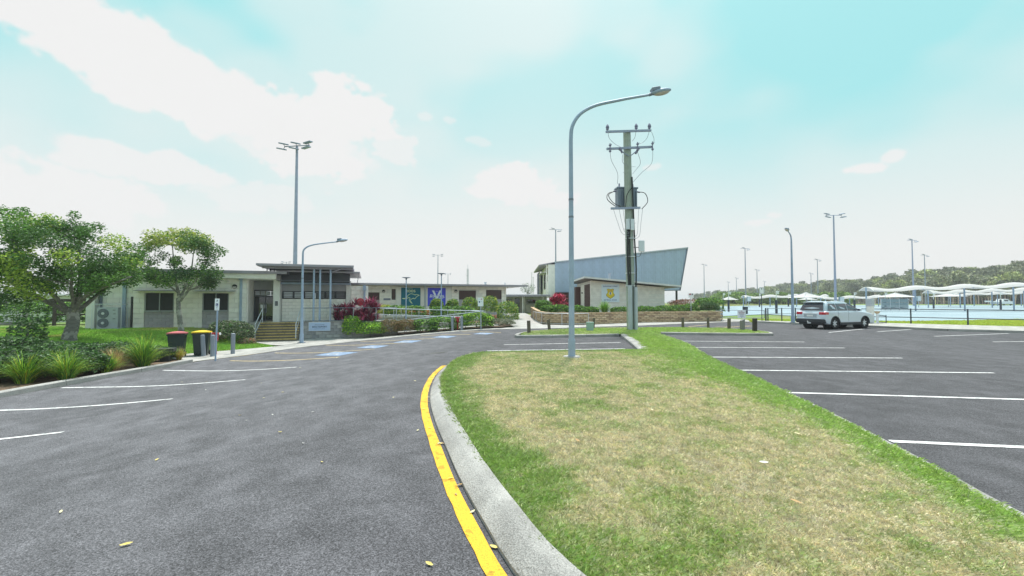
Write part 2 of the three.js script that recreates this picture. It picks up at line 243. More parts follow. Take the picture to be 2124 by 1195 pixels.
const road = struct('road', sheet(roadPoly, 0, 0.5, stain), M.road);
const stripe = (a, b, w, m, name = 'parking_line', off = 0.006) => { const dx = b[0] - a[0], dz = b[1] - a[1], l = Math.hypot(dx, dz), nx = (-dz / l) * w / 2, nz = (dx / l) * w / 2, N = Math.max(2, Math.ceil(l / 0.35)), L = [], Rr = []; for (let i = 0; i <= N; i++) { const t = i / N, j = (hash2(i, (a[0] * 50) | 0, 7) - 0.5) * 0.014; L.push([a[0] + dx * t + nx * (1 + j * 6), a[1] + dz * t + nz * (1 + j * 6)]); Rr.push([a[0] + dx * t - nx, a[1] + dz * t - nz]); } return part(name, sheet([...L, ...Rr.reverse()], off, 0.5), m, road); };
for (const [a, b] of [
  [[4.5, -5.33], [9.9, -4.45]], [[4.95, -8.2], [10.6, -7.3]], [[5.4, -10.9], [11.3, -10.46]], [[5.9, -13.5], [11.6, -13.25]], [[6.6, -16.42], [12.1, -16.2]], [[7.05, -19.1], [12.25, -18.65]],
  [[17.5, -24.57], [22.1, -27.9]], [[20.7, -25.2], [24.6, -27.4]], [[20.7, -21.8], [26.6, -23.8]], [[20.2, -18.7], [26.6, -19.4]], [[19.6, -15.4], [26, -16]],
  [[-7.37, -7.35], [-12.0, -6.35]], [[-7.55, -9.93], [-12.15, -9.2]], [[-7.36, -12.3], [-12.0, -11.9]], [[-7.0, -14.47], [-11.7, -14.95]],
  [[-0.32, -17.45], [4.5, -18.4]], [[-0.86, -15.25], [4.05, -15.95]],
]) stripe(a, b, 0.1, M.white);
for (const [a, b] of [[[-6.5, -16.8], [-11.0, -17.4]], [[-5.9, -19.15], [-10.7, -20.1]], [[-5.0, -21.3], [-9.9, -23.7]], [[-3.9, -22.6], [-8.6, -25.3]], [[-2.2, -23.7], [-5.4, -26.3]], [[-0.6, -24.5], [-3.0, -26.5]]]) stripe(a, b, 0.1, M.yellowOld);
for (const q of [[[-8.2, -18.45], [-7.75, -19.5], [-6.3, -18.3], [-6.75, -17.35]], [[-7.3, -20.85], [-6.85, -21.65], [-5.65, -20.45], [-6.0, -19.55]], [[-5.95, -22.2], [-5.6, -23.1], [-4.4, -21.85], [-4.75, -21.0]], [[-4.25, -23.6], [-3.8, -24.3], [-2.85, -22.95], [-3.2, -22.2]], [[-2.1, -23.9], [-1.75, -24.8], [-0.95, -24.1], [-1.3, -23.2]]]) {
  const b = part('accessible_bay_marking', sheet(q, 0.0062, 0.5), M.bluePaint, road);
  const [p0, p1, p2, p3] = q, at = (u, v) => [lerp(lerp(p0[0], p3[0], u), lerp(p1[0], p2[0], u), v), lerp(lerp(p0[1], p3[1], u), lerp(p1[1], p2[1], u), v)];
  const ring = (c, r0, r1, a0, a1) => { const o = [], i = []; for (let k = 0; k <= 14; k++) { const a = a0 + ((a1 - a0) * k) / 14; o.push(at(c[0] + Math.cos(a) * r1, c[1] + Math.sin(a) * r1)); i.unshift(at(c[0] + Math.cos(a) * r0, c[1] + Math.sin(a) * r0)); } return sheet([...o, ...i], 0.0105, 0.5); };
  part('wheelchair_symbol', [ring([0.47, 0.4], 0.17, 0.24, 1.9, 6.6), sheet([at(0.4, 0.4), at(0.48, 0.4), at(0.48, 0.72), at(0.4, 0.72)], 0.0105, 0.5), sheet([at(0.44, 0.4), at(0.44, 0.47), at(0.66, 0.45), at(0.75, 0.2), at(0.68, 0.17), at(0.6, 0.4)], 0.0105, 0.5), sheet([at(0.39, 0.77), at(0.49, 0.77), at(0.49, 0.86), at(0.39, 0.86)], 0.0105, 0.5)], M.whiteWorn, b);
}
part('asphalt_patch', sheet([[-2.9, -14.9], [-2.35, -15.05], [-2.2, -15.5], [-2.75, -15.4]], 0.005, 0.5), mat([0.24, 0.235, 0.23], 0.9, { map: T_asphalt }), road);
// yellow edge line round the traffic island
const islandEdge = smooth2([[2.1, 1.2], [1.45, -0.2], [0.9, -1.15], [0.45, -1.95], [0.02, -2.73], [-0.18, -3.27], [-0.44, -4.03], [-0.75, -5.09], [-1.05, -6.15], [-1.35, -7.4], [-1.58, -8.8], [-1.73, -10.6], [-1.66, -12.3], [-1.4, -13.4], [-1.05, -13.85]], 90);
const offset = (line, d) => line.map(([x, z], i) => { const a = line[Math.max(0, i - 1)], b = line[Math.min(line.length - 1, i + 1)], l = Math.hypot(b[0] - a[0], b[1] - a[1]); return [x - ((b[1] - a[1]) / l) * d, z + ((b[0] - a[0]) / l) * d]; });
{ const A = offset(islandEdge, -0.045).slice(0, 79), B = offset(islandEdge, -0.155).slice(0, 79).map(([x, z], i) => [x - 0.012 * hash2(i, 3, 4), z]); part('yellow_edge_line', sheet([...A, ...B.reverse()], 0.0065, 0.4), M.yellow, road); }
const pathEdge = [[-12.1, -17.6], [-11.7, -18.4], [-11.2, -20.4], [-10.8, -22.3], [-9.8, -24.6], [-8.5, -26.2], [-6.2, -27.3], [-3.2, -27.3], [0, -27.7]];
{ const A = smooth2(pathEdge, 40), B = offset(A, -0.1); part('yellow_kerb_line', sheet([...A, ...B.reverse()], 0.0072, 0.5), M.yellowOld, road); }
stripe([12.1, -30.5], [14.6, -33.2], 0.1, M.yellowOld); stripe([13.8, -30.2], [16.9, -31.6], 0.1, M.yellowOld); stripe([13.5, -28.9], [17.2, -31.6], 0.1, M.yellowOld);

// footpath by the buildings, flush with the road
const pathBack = [[20.6, -40.2], [18.5, -39.2], [9.3, -36.4], [4.1, -32.6], [2.3, -33.3], [1.9, -43], [1.4, -52], [-4, -52], [-2.2, -40], [0.2, -30.4], [-0.6, -28.7], [-3.4, -28.6], [-6.9, -28.9], [-9.3, -28.7], [-11.2, -29.2], [-13, -28.2], [-15.2, -26.3], [-14.6, -25.3], [-13.1, -23.95], [-11.95, -23.35], [-12.5, -22.6], [-13.3, -21.3], [-14.3, -19.9], [-14.5, -18.6], [-13.6, -17.9], [-12.2, -17.0]];
const path = struct('footpath', sheet([...pathEdge, [2.5, -28.5], [5, -29.9], [9, -31.8], [14, -35.3], [19, -38], [20.4, -37.9], ...pathBack], 0.014, 0.5), M.path);
// kerbs: runs of cast concrete with open joints, laid to the right of the walking direction
function kerbRun(name, line, profile, pieceLen, gap = 0.012) {
  const g = new THREE.Group(); g.name = numbered(name); g.userData = { kind: 'structure' }; scene.add(g);
  const c = new THREE.CatmullRomCurve3(line.map(([x, z]) => V(x, 0, z)), false, 'catmullrom', 0.3), L = c.getLength(), N = Math.max(1, Math.round(L / pieceLen));
  for (let i = 0; i < N; i++) { const t0 = i / N + gap / 2 / L, t1 = (i + 1) / N - gap / 2 / L, q = Math.max(3, Math.ceil(((t1 - t0) * L) / 0.25)), pts = []; for (let k = 0; k <= q; k++) { const p = c.getPointAt(lerp(t0, t1, k / q)); pts.push([p.x, p.z]); } const dy = (hash2(i, 9, name.length) - 0.5) * 0.008; part('kerb_piece', sweep(pts, profile, dy), hash2(i, 2, name.length) > 0.5 ? M.kerb : M.kerb2, g); }
  return g;
}
const PK = [[0, -0.05], [0.0, 0.03], [0.015, 0.045], [0.12, 0.12], [0.15, 0.13], [0.25, 0.13], [0.255, -0.05]], PU = [[0, -0.05], [0.0, 0.11], [0.025, 0.13], [0.19, 0.13], [0.2, -0.05]];
kerbRun('island_kerb', islandEdge, PK, 1.95);
kerbRun('verge_kerb', leftKerb.slice().reverse(), PU.map(([s, h]) => [s, h * 1.05]), 2.4);
kerbRun('bay_side_kerb', [[4.12, -14.3], [4.6, -17.2], [5.3, -21.7]], [[0, -0.05], [0, 0.1], [0.04, 0.135], [0.34, 0.135], [0.36, -0.05]], 1.9);
kerbRun('bay_end_kerb', [[0.2, -20.7], [2, -20.95], [5.25, -21.75]].reverse(), PU.map(([s, h]) => [s, h]), 1.8);
kerbRun('island_tip_kerb', smooth2([[0.2, -20.75], [0.12, -21.4], [0.35, -22.6], [0.85, -23.8], [2.4, -25.7], [5.5, -27.1], [10.1, -27.5], [12.7, -26.8], [13.5, -25.0], [13.5, -23.2], [13.05, -22.2]], 40), PU, 2.4);
kerbRun('rear_bay_kerb', [[13.0, -22.15], [10, -22.45], [7.7, -23.0]].reverse().reverse(), PU, 2.0);
kerbRun('court_kerb', [[20.33, -37.1], [21.6, -33.8], [24.05, -29.85], [25.32, -26.2], [27.83, -24.18], [31, -22], [40, -16], [52, -8]], PU, 2.4);
{ const e = [[7.65, -22.9], [7.2, -19.05], [6.7, -16.4], [5.92, -13.5], [5.44, -10.8], [5.02, -8.2], [4.71, -6.6], [4.43, -5.35], [4.17, -4.3], [3.97, -3.6], [3.49, -1.2], [3.09, 1.2]]; kerbRun('edging_strip', e, [[0.0, -0.05], [0, 0.03], [0.08, 0.03], [0.08, -0.05]], 2.4); }

// lawn island
const islandPoly = [...offset(islandEdge, 0.225), [4.2, -14.35], [4.55, -15.5], [4.95, -17.4], [5.55, -21.7], [5.3, -21.98], [3, -21.5], [0.45, -21.0], [0.55, -22.4], [1.0, -23.7], [2.5, -25.45], [5.5, -26.9], [10.1, -27.3], [12.55, -26.6], [13.3, -25.0], [13.3, -23.2], [12.9, -22.4], [10, -22.65], [7.75, -23.2], [7.6, -22.9], [7.13, -19.05], [6.63, -16.4], [5.85, -13.5], [5.37, -10.8], [4.95, -8.2], [4.64, -6.6], [4.36, -5.35], [4.1, -4.3], [3.9, -3.6], [3.42, -1.2], [3.02, 1.2]];
const rightEdge = [[7.6, -22.9], [7.13, -19.05], [6.63, -16.4], [5.85, -13.5], [5.37, -10.8], [4.95, -8.2], [4.64, -6.6], [4.36, -5.35], [4.1, -4.3], [3.9, -3.6], [3.42, -1.2], [3.02, 1.2]];
const bayEdge = [[-1.1, -13.8], [4.2, -14.35], [4.55, -15.5], [5.55, -21.7]];
const kerbIn = offset(islandEdge, 0.225);
// how green the turf is: watered rims stay green, the middle has dried to straw
function lush(x, z) {
  if (z < -19.5) return clamp(0.85 + 0.8 * (fbm(x * 0.5, z * 0.5, 4, 131) - 0.55), 0, 1);
  const l = edgeDist(kerbIn, x, z), r = edgeDist(rightEdge, x, z), b = edgeDist(bayEdge, x, z), n = fbm(x * 0.9 + 20, z * 0.9 + 20, 4, 121), f = fbm(x * 4, z * 4, 3, 125);
  let g = Math.max(0.95 - l / (0.5 + 0.5 * n), 1.15 - r / (0.55 + 0.95 * sm((-z - 4) / 5)), 0.95 - b / 1.1, sm((-z - 11.5) / 5) * 0.75 * sm((x - 1) / 2.5));
  g = Math.max(0, g) + 0.65 * (n - 0.5) + 1.1 * (f - 0.5) + 0.19 + (x > 3.2 && z < -9 ? 0.3 : 0);
  return clamp(g, 0, 1);
}
const islandH = (x, z) => terrain(x, z) + 0.02 + 0.08 * sm(edgeDist(rightEdge, x, z) / 0.7) + 0.05 * sm(edgeDist(islandPoly, x, z) / 1.6) + 0.02 * (fbm(x * 0.8, z * 0.8, 2, 77) - 0.5);
const lawn = struct('island_lawn', sheet(islandPoly, 0, 0.3, (x, z) => { const g = lush(x, z); return [lerp(0.74, 0.4, g), lerp(0.64, 0.54, g), lerp(0.42, 0.16, g)]; }, islandH), M.turf);

// grass standing on it
function tuftGeo(seed, blades, h, spread) {
  const r = rng(seed), pos = [], col = [];
  for (let i = 0; i < blades; i++) { const a = r() * 6.283, d = spread * Math.sqrt(r()), x = Math.cos(a) * d, z = Math.sin(a) * d, lean = (0.35 + r() * 1.2) * h, b = r() * 6.283, hh = h * (0.45 + 0.75 * r()), w = 0.0024 + 0.002 * r(), px = -Math.sin(b) * w, pz = Math.cos(b) * w, mx = x + Math.cos(b) * lean * 0.35, mz = z + Math.sin(b) * lean * 0.35, tx = x + Math.cos(b) * lean, tz = z + Math.sin(b) * lean, k = 0.7 + 0.55 * r();
    pos.push(x - px, 0, z - pz, x + px, 0, z + pz, mx, hh * 0.66, mz, x + px, 0, z + pz, tx, hh, tz, mx, hh * 0.66, mz); for (let q = 0; q < 6; q++) col.push(k, k * (0.96 + 0.08 * hash2(i, q, 1)), k); }
  const g = new THREE.BufferGeometry(); g.setAttribute('position', new THREE.Float32BufferAttribute(pos, 3)); g.setAttribute('color', new THREE.Float32BufferAttribute(col, 3)); g.computeVertexNormals(); g.userData.ownUV = true; return g;
}
function grass(name, spots, geo, label) { // spots: [x, y, z, scale, r, g, b]
  const m = new THREE.InstancedMesh(geo, M.blade, spots.length), d = new THREE.Object3D(), c = new THREE.Color();
  spots.forEach((s, i) => { d.position.set(s[0], s[1], s[2]); d.rotation.y = hash2(i, 5, 6) * 6.283; d.scale.set(s[3], s[3] * (0.75 + 0.5 * hash2(i, 1, 2)), s[3]); d.updateMatrix(); m.setMatrixAt(i, d.matrix); m.setColorAt(i, c.setRGB(s[4], s[5], s[6])); });
  m.name = name; m.castShadow = m.receiveShadow = true; m.userData = { kind: 'stuff', label, category: 'grass' }; scene.add(m); return m;
}
{
  const r = rng(77), near = [], mid = [];
  const put = (list, x, z, s) => { const g = clamp(lush(x, z) + (r() - 0.5) * 0.95, 0, 1), v = 0.7 + 0.6 * r(), straw = r(), lime = 0.35 + 0.07 * sm((x - 2.5) / 1.5); list.push([x, islandH(x, z) - 0.004, z, s, lerp(lerp(0.68, 0.96, straw), lime, g) * v, lerp(lerp(0.58, 0.84, straw), lime * 1.36, g) * v, lerp(lerp(0.38, 0.64, straw), 0.13, g) * v]); };
  for (let i = 0; i < 230000; i++) { const z = -1.7 - 12.6 * Math.pow(r(), 1.9), x = lerp(-1.7, 6.4, r()); if (!inside(islandPoly, x, z)) continue; const s = 0.48 + 0.7 * r() ** 2 + 0.15 * fbm(x * 3, z * 3, 2, 181) + sm((-z - 3) / 9) * 0.9; put(near, x, z, s * (0.8 + 0.45 * lush(x, z))); }
  for (let i = 0; i < 60000; i++) { const z = lerp(-12.5, -27.4, r()), x = lerp(-0.5, 13.4, r()); if (!inside(islandPoly, x, z)) continue; put(mid, x, z, 2.0 + 0.9 * r()); }
  grass('island_grass', near, tuftGeo(3, 9, 0.03, 0.03), 'patchy green and straw dry mown grass on the central traffic island');
  grass('island_far_grass', mid, tuftGeo(4, 9, 0.024, 0.034), 'mown green grass round the power pole behind the parking bays');
}
// left bank lawn and planted bed
const bedPoly = [[-11.25, 3], [-11.95, -2], [-12.35, -7], [-12.42, -10.6], [-12.4, -15], [-12.35, -17.0], [-13.4, -17.6], [-14.5, -17.9], [-15.8, -17.4], [-17, -16], [-18.5, -13], [-18, -6], [-17, 3]];
struct('garden_bed', sheet(bedPoly, 0.075, 0.5), M.soil);
struct('building_garden_bed', sheet([[0.1, -30.3], [-0.7, -28.65], [-3.4, -28.55], [-6.9, -28.85], [-9.3, -28.65], [-11.4, -28.8], [-11.2, -31], [-10, -36], [-1.4, -39]], 0.1, 0.5), M.soil);
{
  const r = rng(99), L = [], R2 = [], lawnPoly = [[-12.2, -23.1], [-13.3, -21.3], [-14.4, -19.7], [-15.5, -17.8], [-17.2, -16], [-19, -12.5], [-24, -10], [-29, -17], [-33, -26], [-27, -27.5], [-24.2, -25.2], [-17, -27.2], [-15.3, -26], [-13.2, -24]];
  for (let i = 0; i < 90000 && L.length < 46000; i++) { const x = lerp(-33, -12, r()), z = lerp(-28, -9, r()); if (!inside(lawnPoly, x, z)) continue; const n = fbm(x * 0.5 + 3, z * 0.5, 4, 151), dry = clamp((n - 0.52) * 3 + (r() - 0.5) * 0.5, 0, 1), v = 0.8 + 0.4 * r(); L.push([x, terrain(x, z) - 0.06, z, 2.6 + 1.2 * r(), lerp(0.32, 0.6, dry) * v, lerp(0.54, 0.54, dry) * v, lerp(0.08, 0.18, dry) * v]); }
  for (let i = 0; i < 120000 && R2.length < 26000; i++) { const x = lerp(19, 56, r()), z = lerp(-44, -16, r()); const k = [[21.0, -39], [22.9, -36.4], [27.9, -34.2], [31.3, -30.6], [33.2, -28.6], [56, -14], [56, -43], [51.5, -44.5], [42.1, -41.1], [34.1, -39], [31, -41], [24, -46]]; if (!inside(k, x, z)) continue; const n = fbm(x * 0.4, z * 0.4, 4, 161), v = 0.8 + 0.4 * r(); R2.push([x, terrain(x, z) - 0.06, z, 4 + 2 * r(), lerp(0.46, 0.62, n) * v, 0.6 * v, 0.1 * v]); }
  grass('bank_grass', L, tuftGeo(5, 9, 0.024, 0.036), 'bright green mown lawn sloping up to the pale block building');
  grass('court_verge_grass', R2, tuftGeo(6, 7, 0.022, 0.04), 'yellow green grass strip between the footpath and the blue courts');
}
// path on the right, courts and far field
struct('court_footpath', sheet([[20.5, -37.2], [21.8, -33.9], [24.22, -29.95], [25.5, -26.35], [28.0, -24.35], [31.1, -22.2], [40.1, -16.2], [52, -8.2], [56, -12], [33.2, -28.6], [31.3, -30.6], [27.9, -34.2], [22.9, -36.4], [21.0, -39]], 0.118, 1), M.path);
struct('gate_path', sheet([[20.2, -37.9], [21.0, -39.2], [22.5, -42.5], [21, -47], [17.5, -47], [18.5, -40]], 0.03, 1), M.path);
const courts = struct('netball_courts', sheet([[24.5, -52], [33.2, -58], [34.1, -39.2], [42.1, -41.3], [51.5, -44.8], [80, -40], [150, -60], [150, -126], [80, -126], [62, -118], [48, -106], [33, -72]], 0.0, 4), M.court);
for (let i = 0; i < 5; i++) for (let j = 0; j < 3; j++) { const x = 40 + i * 19 + j * 2, z = -50 - j * 24; for (const [a, b] of [[[x, z], [x + 15, z]], [[x, z - 20], [x + 15, z - 20]], [[x, z], [x, z - 20]], [[x + 15, z], [x + 15, z - 20]], [[x, z - 10], [x + 15, z - 10]]]) { const dx = b[0] - a[0], dz = b[1] - a[1], l = Math.hypot(dx, dz), nx = (-dz / l) * 0.05, nz = (dx / l) * 0.05; part('court_line', sheet([[a[0] + nx, a[1] + nz], [b[0] + nx, b[1] + nz], [b[0] - nx, b[1] - nz], [a[0] - nx, a[1] - nz]], 0.02, 8), M.paper, courts); } }
struct('far_field', sheet([[30, -75], [46, -108], [62, -120], [80, -130], [80, -170], [30, -170]], -0.02, 4, (x, z) => { const n = fbm(x * 0.1, z * 0.1, 3, 171); return [0.44 + 0.2 * n, 0.56 + 0.1 * n, 0.1]; }), M.turf);

// ---------------------------------------------------------------- foliage tools
const lin = (h) => { const c = new THREE.Color(h); return [c.r * 1.45, c.g * 1.4, c.b * 1.6]; };
function leaves(n, seed, pick, size, aspect, palette, up = 0.35) { // folded leaves scattered by pick(r) -> [x, y, z, tone]
  const r = rng(seed), pos = new Float32Array(n * 18), col = new Float32Array(n * 18), q = new THREE.Quaternion(), e = new THREE.Euler(), a = V(0, 0, 0);
  for (let i = 0; i < n; i++) {
    const [x, y, z, tone] = pick(r), s = size * (0.6 + 0.8 * r()), w = s * aspect; e.set((r() - 0.5) * 2.6 * (1 - up) + 0.3, r() * 6.283, (r() - 0.5) * 2.6 * (1 - up)); q.setFromEuler(e);
    const P = [[0, 0, -s * 0.5], [w * 0.5, s * 0.12, 0], [0, -s * 0.05, s * 0.5], [-w * 0.5, s * 0.12, 0]].map((p) => { a.set(...p).applyQuaternion(q); return [a.x + x, a.y + y, a.z + z]; });
    const T = [P[0], P[2], P[1], P[0], P[3], P[2]], k = 0.72 + 0.56 * r(), base = palette[tone === undefined ? (r() * palette.length) | 0 : Math.min(palette.length - 1, tone)], c = [base[0] * k, base[1] * k, base[2] * k];
    for (let v = 0; v < 6; v++) { pos.set(T[v], i * 18 + v * 3); col.set(c, i * 18 + v * 3); }
  }
  const g = new THREE.BufferGeometry(); g.setAttribute('position', new THREE.BufferAttribute(pos, 3)); g.setAttribute('color', new THREE.BufferAttribute(col, 3)); g.computeVertexNormals(); g.userData.ownUV = true; return g;
}
const onShell = (r, c, R, sq, inner) => { const t = r() * 6.283, u = r() * 2 - 1, s = Math.sqrt(1 - u * u), k = R * (inner + (1 - inner) * Math.pow(r(), 0.6)); return [c[0] + Math.cos(t) * s * k, c[1] + u * k * sq, c[2] + Math.sin(t) * s * k]; };
function clumps(list, sq = 0.75, inner = 0.35) { const tot = list.reduce((s, c) => s + c[3] * c[3], 0); return (r) => { let k = r() * tot, i = 0; while (i < list.length - 1 && (k -= list[i][3] * list[i][3]) > 0) i++; const c = list[i]; return [...onShell(r, c, c[3], sq, inner), c[4] === undefined ? undefined : (r() < 0.75 ? c[4] : (r() * 3) | 0)]; }; }
const PAL = {
  deep: ['#2c4a1c', '#3a5f22', '#4d7429', '#294318'].map(lin), fresh: ['#6d9a2a', '#86ad33', '#5a8428', '#4a7226'].map(lin), lime: ['#8fb52c', '#a3c03a', '#7aa327', '#5f8a26'].map(lin),
  purple: ['#5e2134', '#7a3347', '#4a1a2c', '#9c4a68', '#7c1a34'].map(lin), redpink: ['#9c1f3c', '#b83350', '#7c1a34', '#d06a7c', '#4c1626'].map(lin), brown: ['#6b5a2f', '#7a6438', '#58502a', '#8a6f48', '#5d6a2c'].map(lin), orange: ['#b3793f', '#a86a3a', '#7f7a35', '#8b8f3a', '#c08a55'].map(lin), grey: ['#5d6b46', '#70795a', '#8a8a72', '#4a5a36'].map(lin), straw: ['#b09462', '#9c8250', '#c0a878', '#86714a'].map(lin), yellow: ['#9aa02c', '#b0ac36', '#7c8f2a', '#6a8428'].map(lin), rust: ['#7a4a38', '#6a4a34', '#8c5b48', '#4f5a2c'].map(lin), pinkleaf: ['#b8766a', '#c48c78', '#8c7a4a', '#7d8b3e'].map(lin),
};
function ellipsoidShrub(seed, w, h, n, leafSize, pal, boxy = 0.7, aspect = 0.45, depth = 0.9) { // a full body of leaves with a bumpy skin; boxy below 1 squares it off like a clipped hedge
  return leaves(n, seed + 1, (q) => {
    const t = q() * 6.283, u = q() * 1.35 - 0.35, s = Math.sqrt(Math.max(0, 1 - u * u)), pw = (v) => Math.sign(v) * Math.pow(Math.abs(v), boxy), lump = 0.8 + 0.34 * fbm(t * 1.3 + seed, u * 2.4 + 7, 3, seed & 63) + 0.12 * (q() - 0.5), k = lump * (q() < 0.72 ? 0.9 + 0.12 * q() : 0.5 + 0.4 * q());
    return [pw(Math.cos(t)) * s ** 0.8 * k * w * 0.5, clamp(h * (0.42 + 0.56 * pw(u) * k), 0.02, h * 1.05), pw(Math.sin(t)) * s ** 0.8 * k * w * 0.5 * depth];
  }, leafSize, aspect, pal);
}
function stems(seed, w, h, n, rad = 0.012) { const r = rng(seed), g = []; for (let i = 0; i < n; i++) { const a = r() * 6.283, u = r() * w * 0.3; g.push(limb([[0, -0.06, 0], [Math.cos(a) * u * 0.6, h * 0.35, Math.sin(a) * u * 0.6], [Math.cos(a) * u, h * 0.75, Math.sin(a) * u]], rad, rad * 0.4, 5, 5)); } return g; }
function tussockGeo(seed, w, h, n, pal, width = 0.009) { // arching strap leaves from one crown
  const r = rng(seed), pos = [], col = [];
  for (let i = 0; i < n; i++) { const a = r() * 6.283, reach = w * 0.5 * (0.25 + 0.85 * r()), hh = h * (0.55 + 0.5 * r()) * (1.15 - 0.45 * (reach / (w * 0.55))), bx = Math.cos(a), bz = Math.sin(a), o = 0.1 * w * r(), wd = width * (0.7 + 0.6 * r()), c = pal[(r() * pal.length) | 0], k = 0.75 + 0.5 * r(), P = []; const swirl = (r() - 0.5) * 0.5;
    for (let s = 0; s <= 4; s++) { const t = s / 4, d = o + reach * Math.pow(t, 1.35), y = hh * (1.75 * t - 0.85 * t * t * (0.6 + reach / w)), ww = wd * (1 - t * 0.92), ang = a + swirl * t; P.push([Math.cos(ang) * d - bz * ww, y, Math.sin(ang) * d + bx * ww], [Math.cos(ang) * d + bz * ww, y, Math.sin(ang) * d - bx * ww]); }
    for (let s = 0; s < 4; s++) { const [p, q, u, v] = [P[2 * s], P[2 * s + 1], P[2 * s + 2], P[2 * s + 3]]; pos.push(...p, ...q, ...u, ...q, ...v, ...u); for (let m = 0; m < 6; m++) col.push(c[0] * k, c[1] * k, c[2] * k); } }
  const g = new THREE.BufferGeometry(); g.setAttribute('position', new THREE.Float32BufferAttribute(pos, 3)); g.setAttribute('color', new THREE.Float32BufferAttribute(col, 3)); g.computeVertexNormals(); g.userData.ownUV = true; return g;
}
function cordylineGeo(seed, w, h, heads, pal, stemY = 0) { // rosettes of broad straps on canes
  const r = rng(seed), all = []; for (let i = 0; i < heads; i++) { const a = r() * 6.283, u = Math.sqrt(r()) * w * 0.34, y = h * (0.3 + 0.52 * r()), g = tussockGeo(seed + i * 7, w * 0.75, h * 0.2, 22, pal, 0.042); g.translate(Math.cos(a) * u, y, Math.sin(a) * u); g.userData.ownUV = true; all.push(g); } const g = mergeGeometries(all); g.userData.ownUV = true; return g;
}

// ---------------------------------------------------------------- trees
function tree(name, label, base, crown, limbs, trunk, n, leafSize, pal, seed, bark, group) {
  const t = thing(name, label, 'tree', base, 0, group);
  part('trunk', [limb(trunk.pts, trunk.r0, trunk.r1, 12, 18, 0.16, seed)], bark, t);
  for (const [pts, r0, r1] of limbs) part('limb', [limb(pts, r0, r1, 8, 12, 0.12, seed + 3)], bark, t);
  const r = rng(seed + 9), twigs = []; for (const c of crown) { const a = r() * 6.283; let near = null, best = 1e9; for (const [pts] of limbs) for (const p of pts.slice(1)) { const d = Math.hypot(p[0] - c[0], p[1] - c[1], p[2] - c[2]) + (p[1] > c[1] ? 0.6 : 0); if (d < best) { best = d; near = p; } } for (let k = 0; k < 2; k++) twigs.push(limb([near, [lerp(near[0], c[0], 0.5), lerp(near[1], c[1], 0.45), lerp(near[2], c[2], 0.5)], [c[0] + Math.cos(a + k * 2.1) * c[3] * 0.7, c[1] + (r() - 0.3) * c[3] * 0.6, c[2] + Math.sin(a + k * 2.1) * c[3] * 0.7]], 0.016, 0.005, 5, 6)); }
  const b = part('twigs', twigs, bark, t);
  part('crown', leaves(n, seed + 20, clumps(crown, 0.8, 0.25), leafSize, 0.5, pal, 0.2), M.leaf, t);
  return t;
}
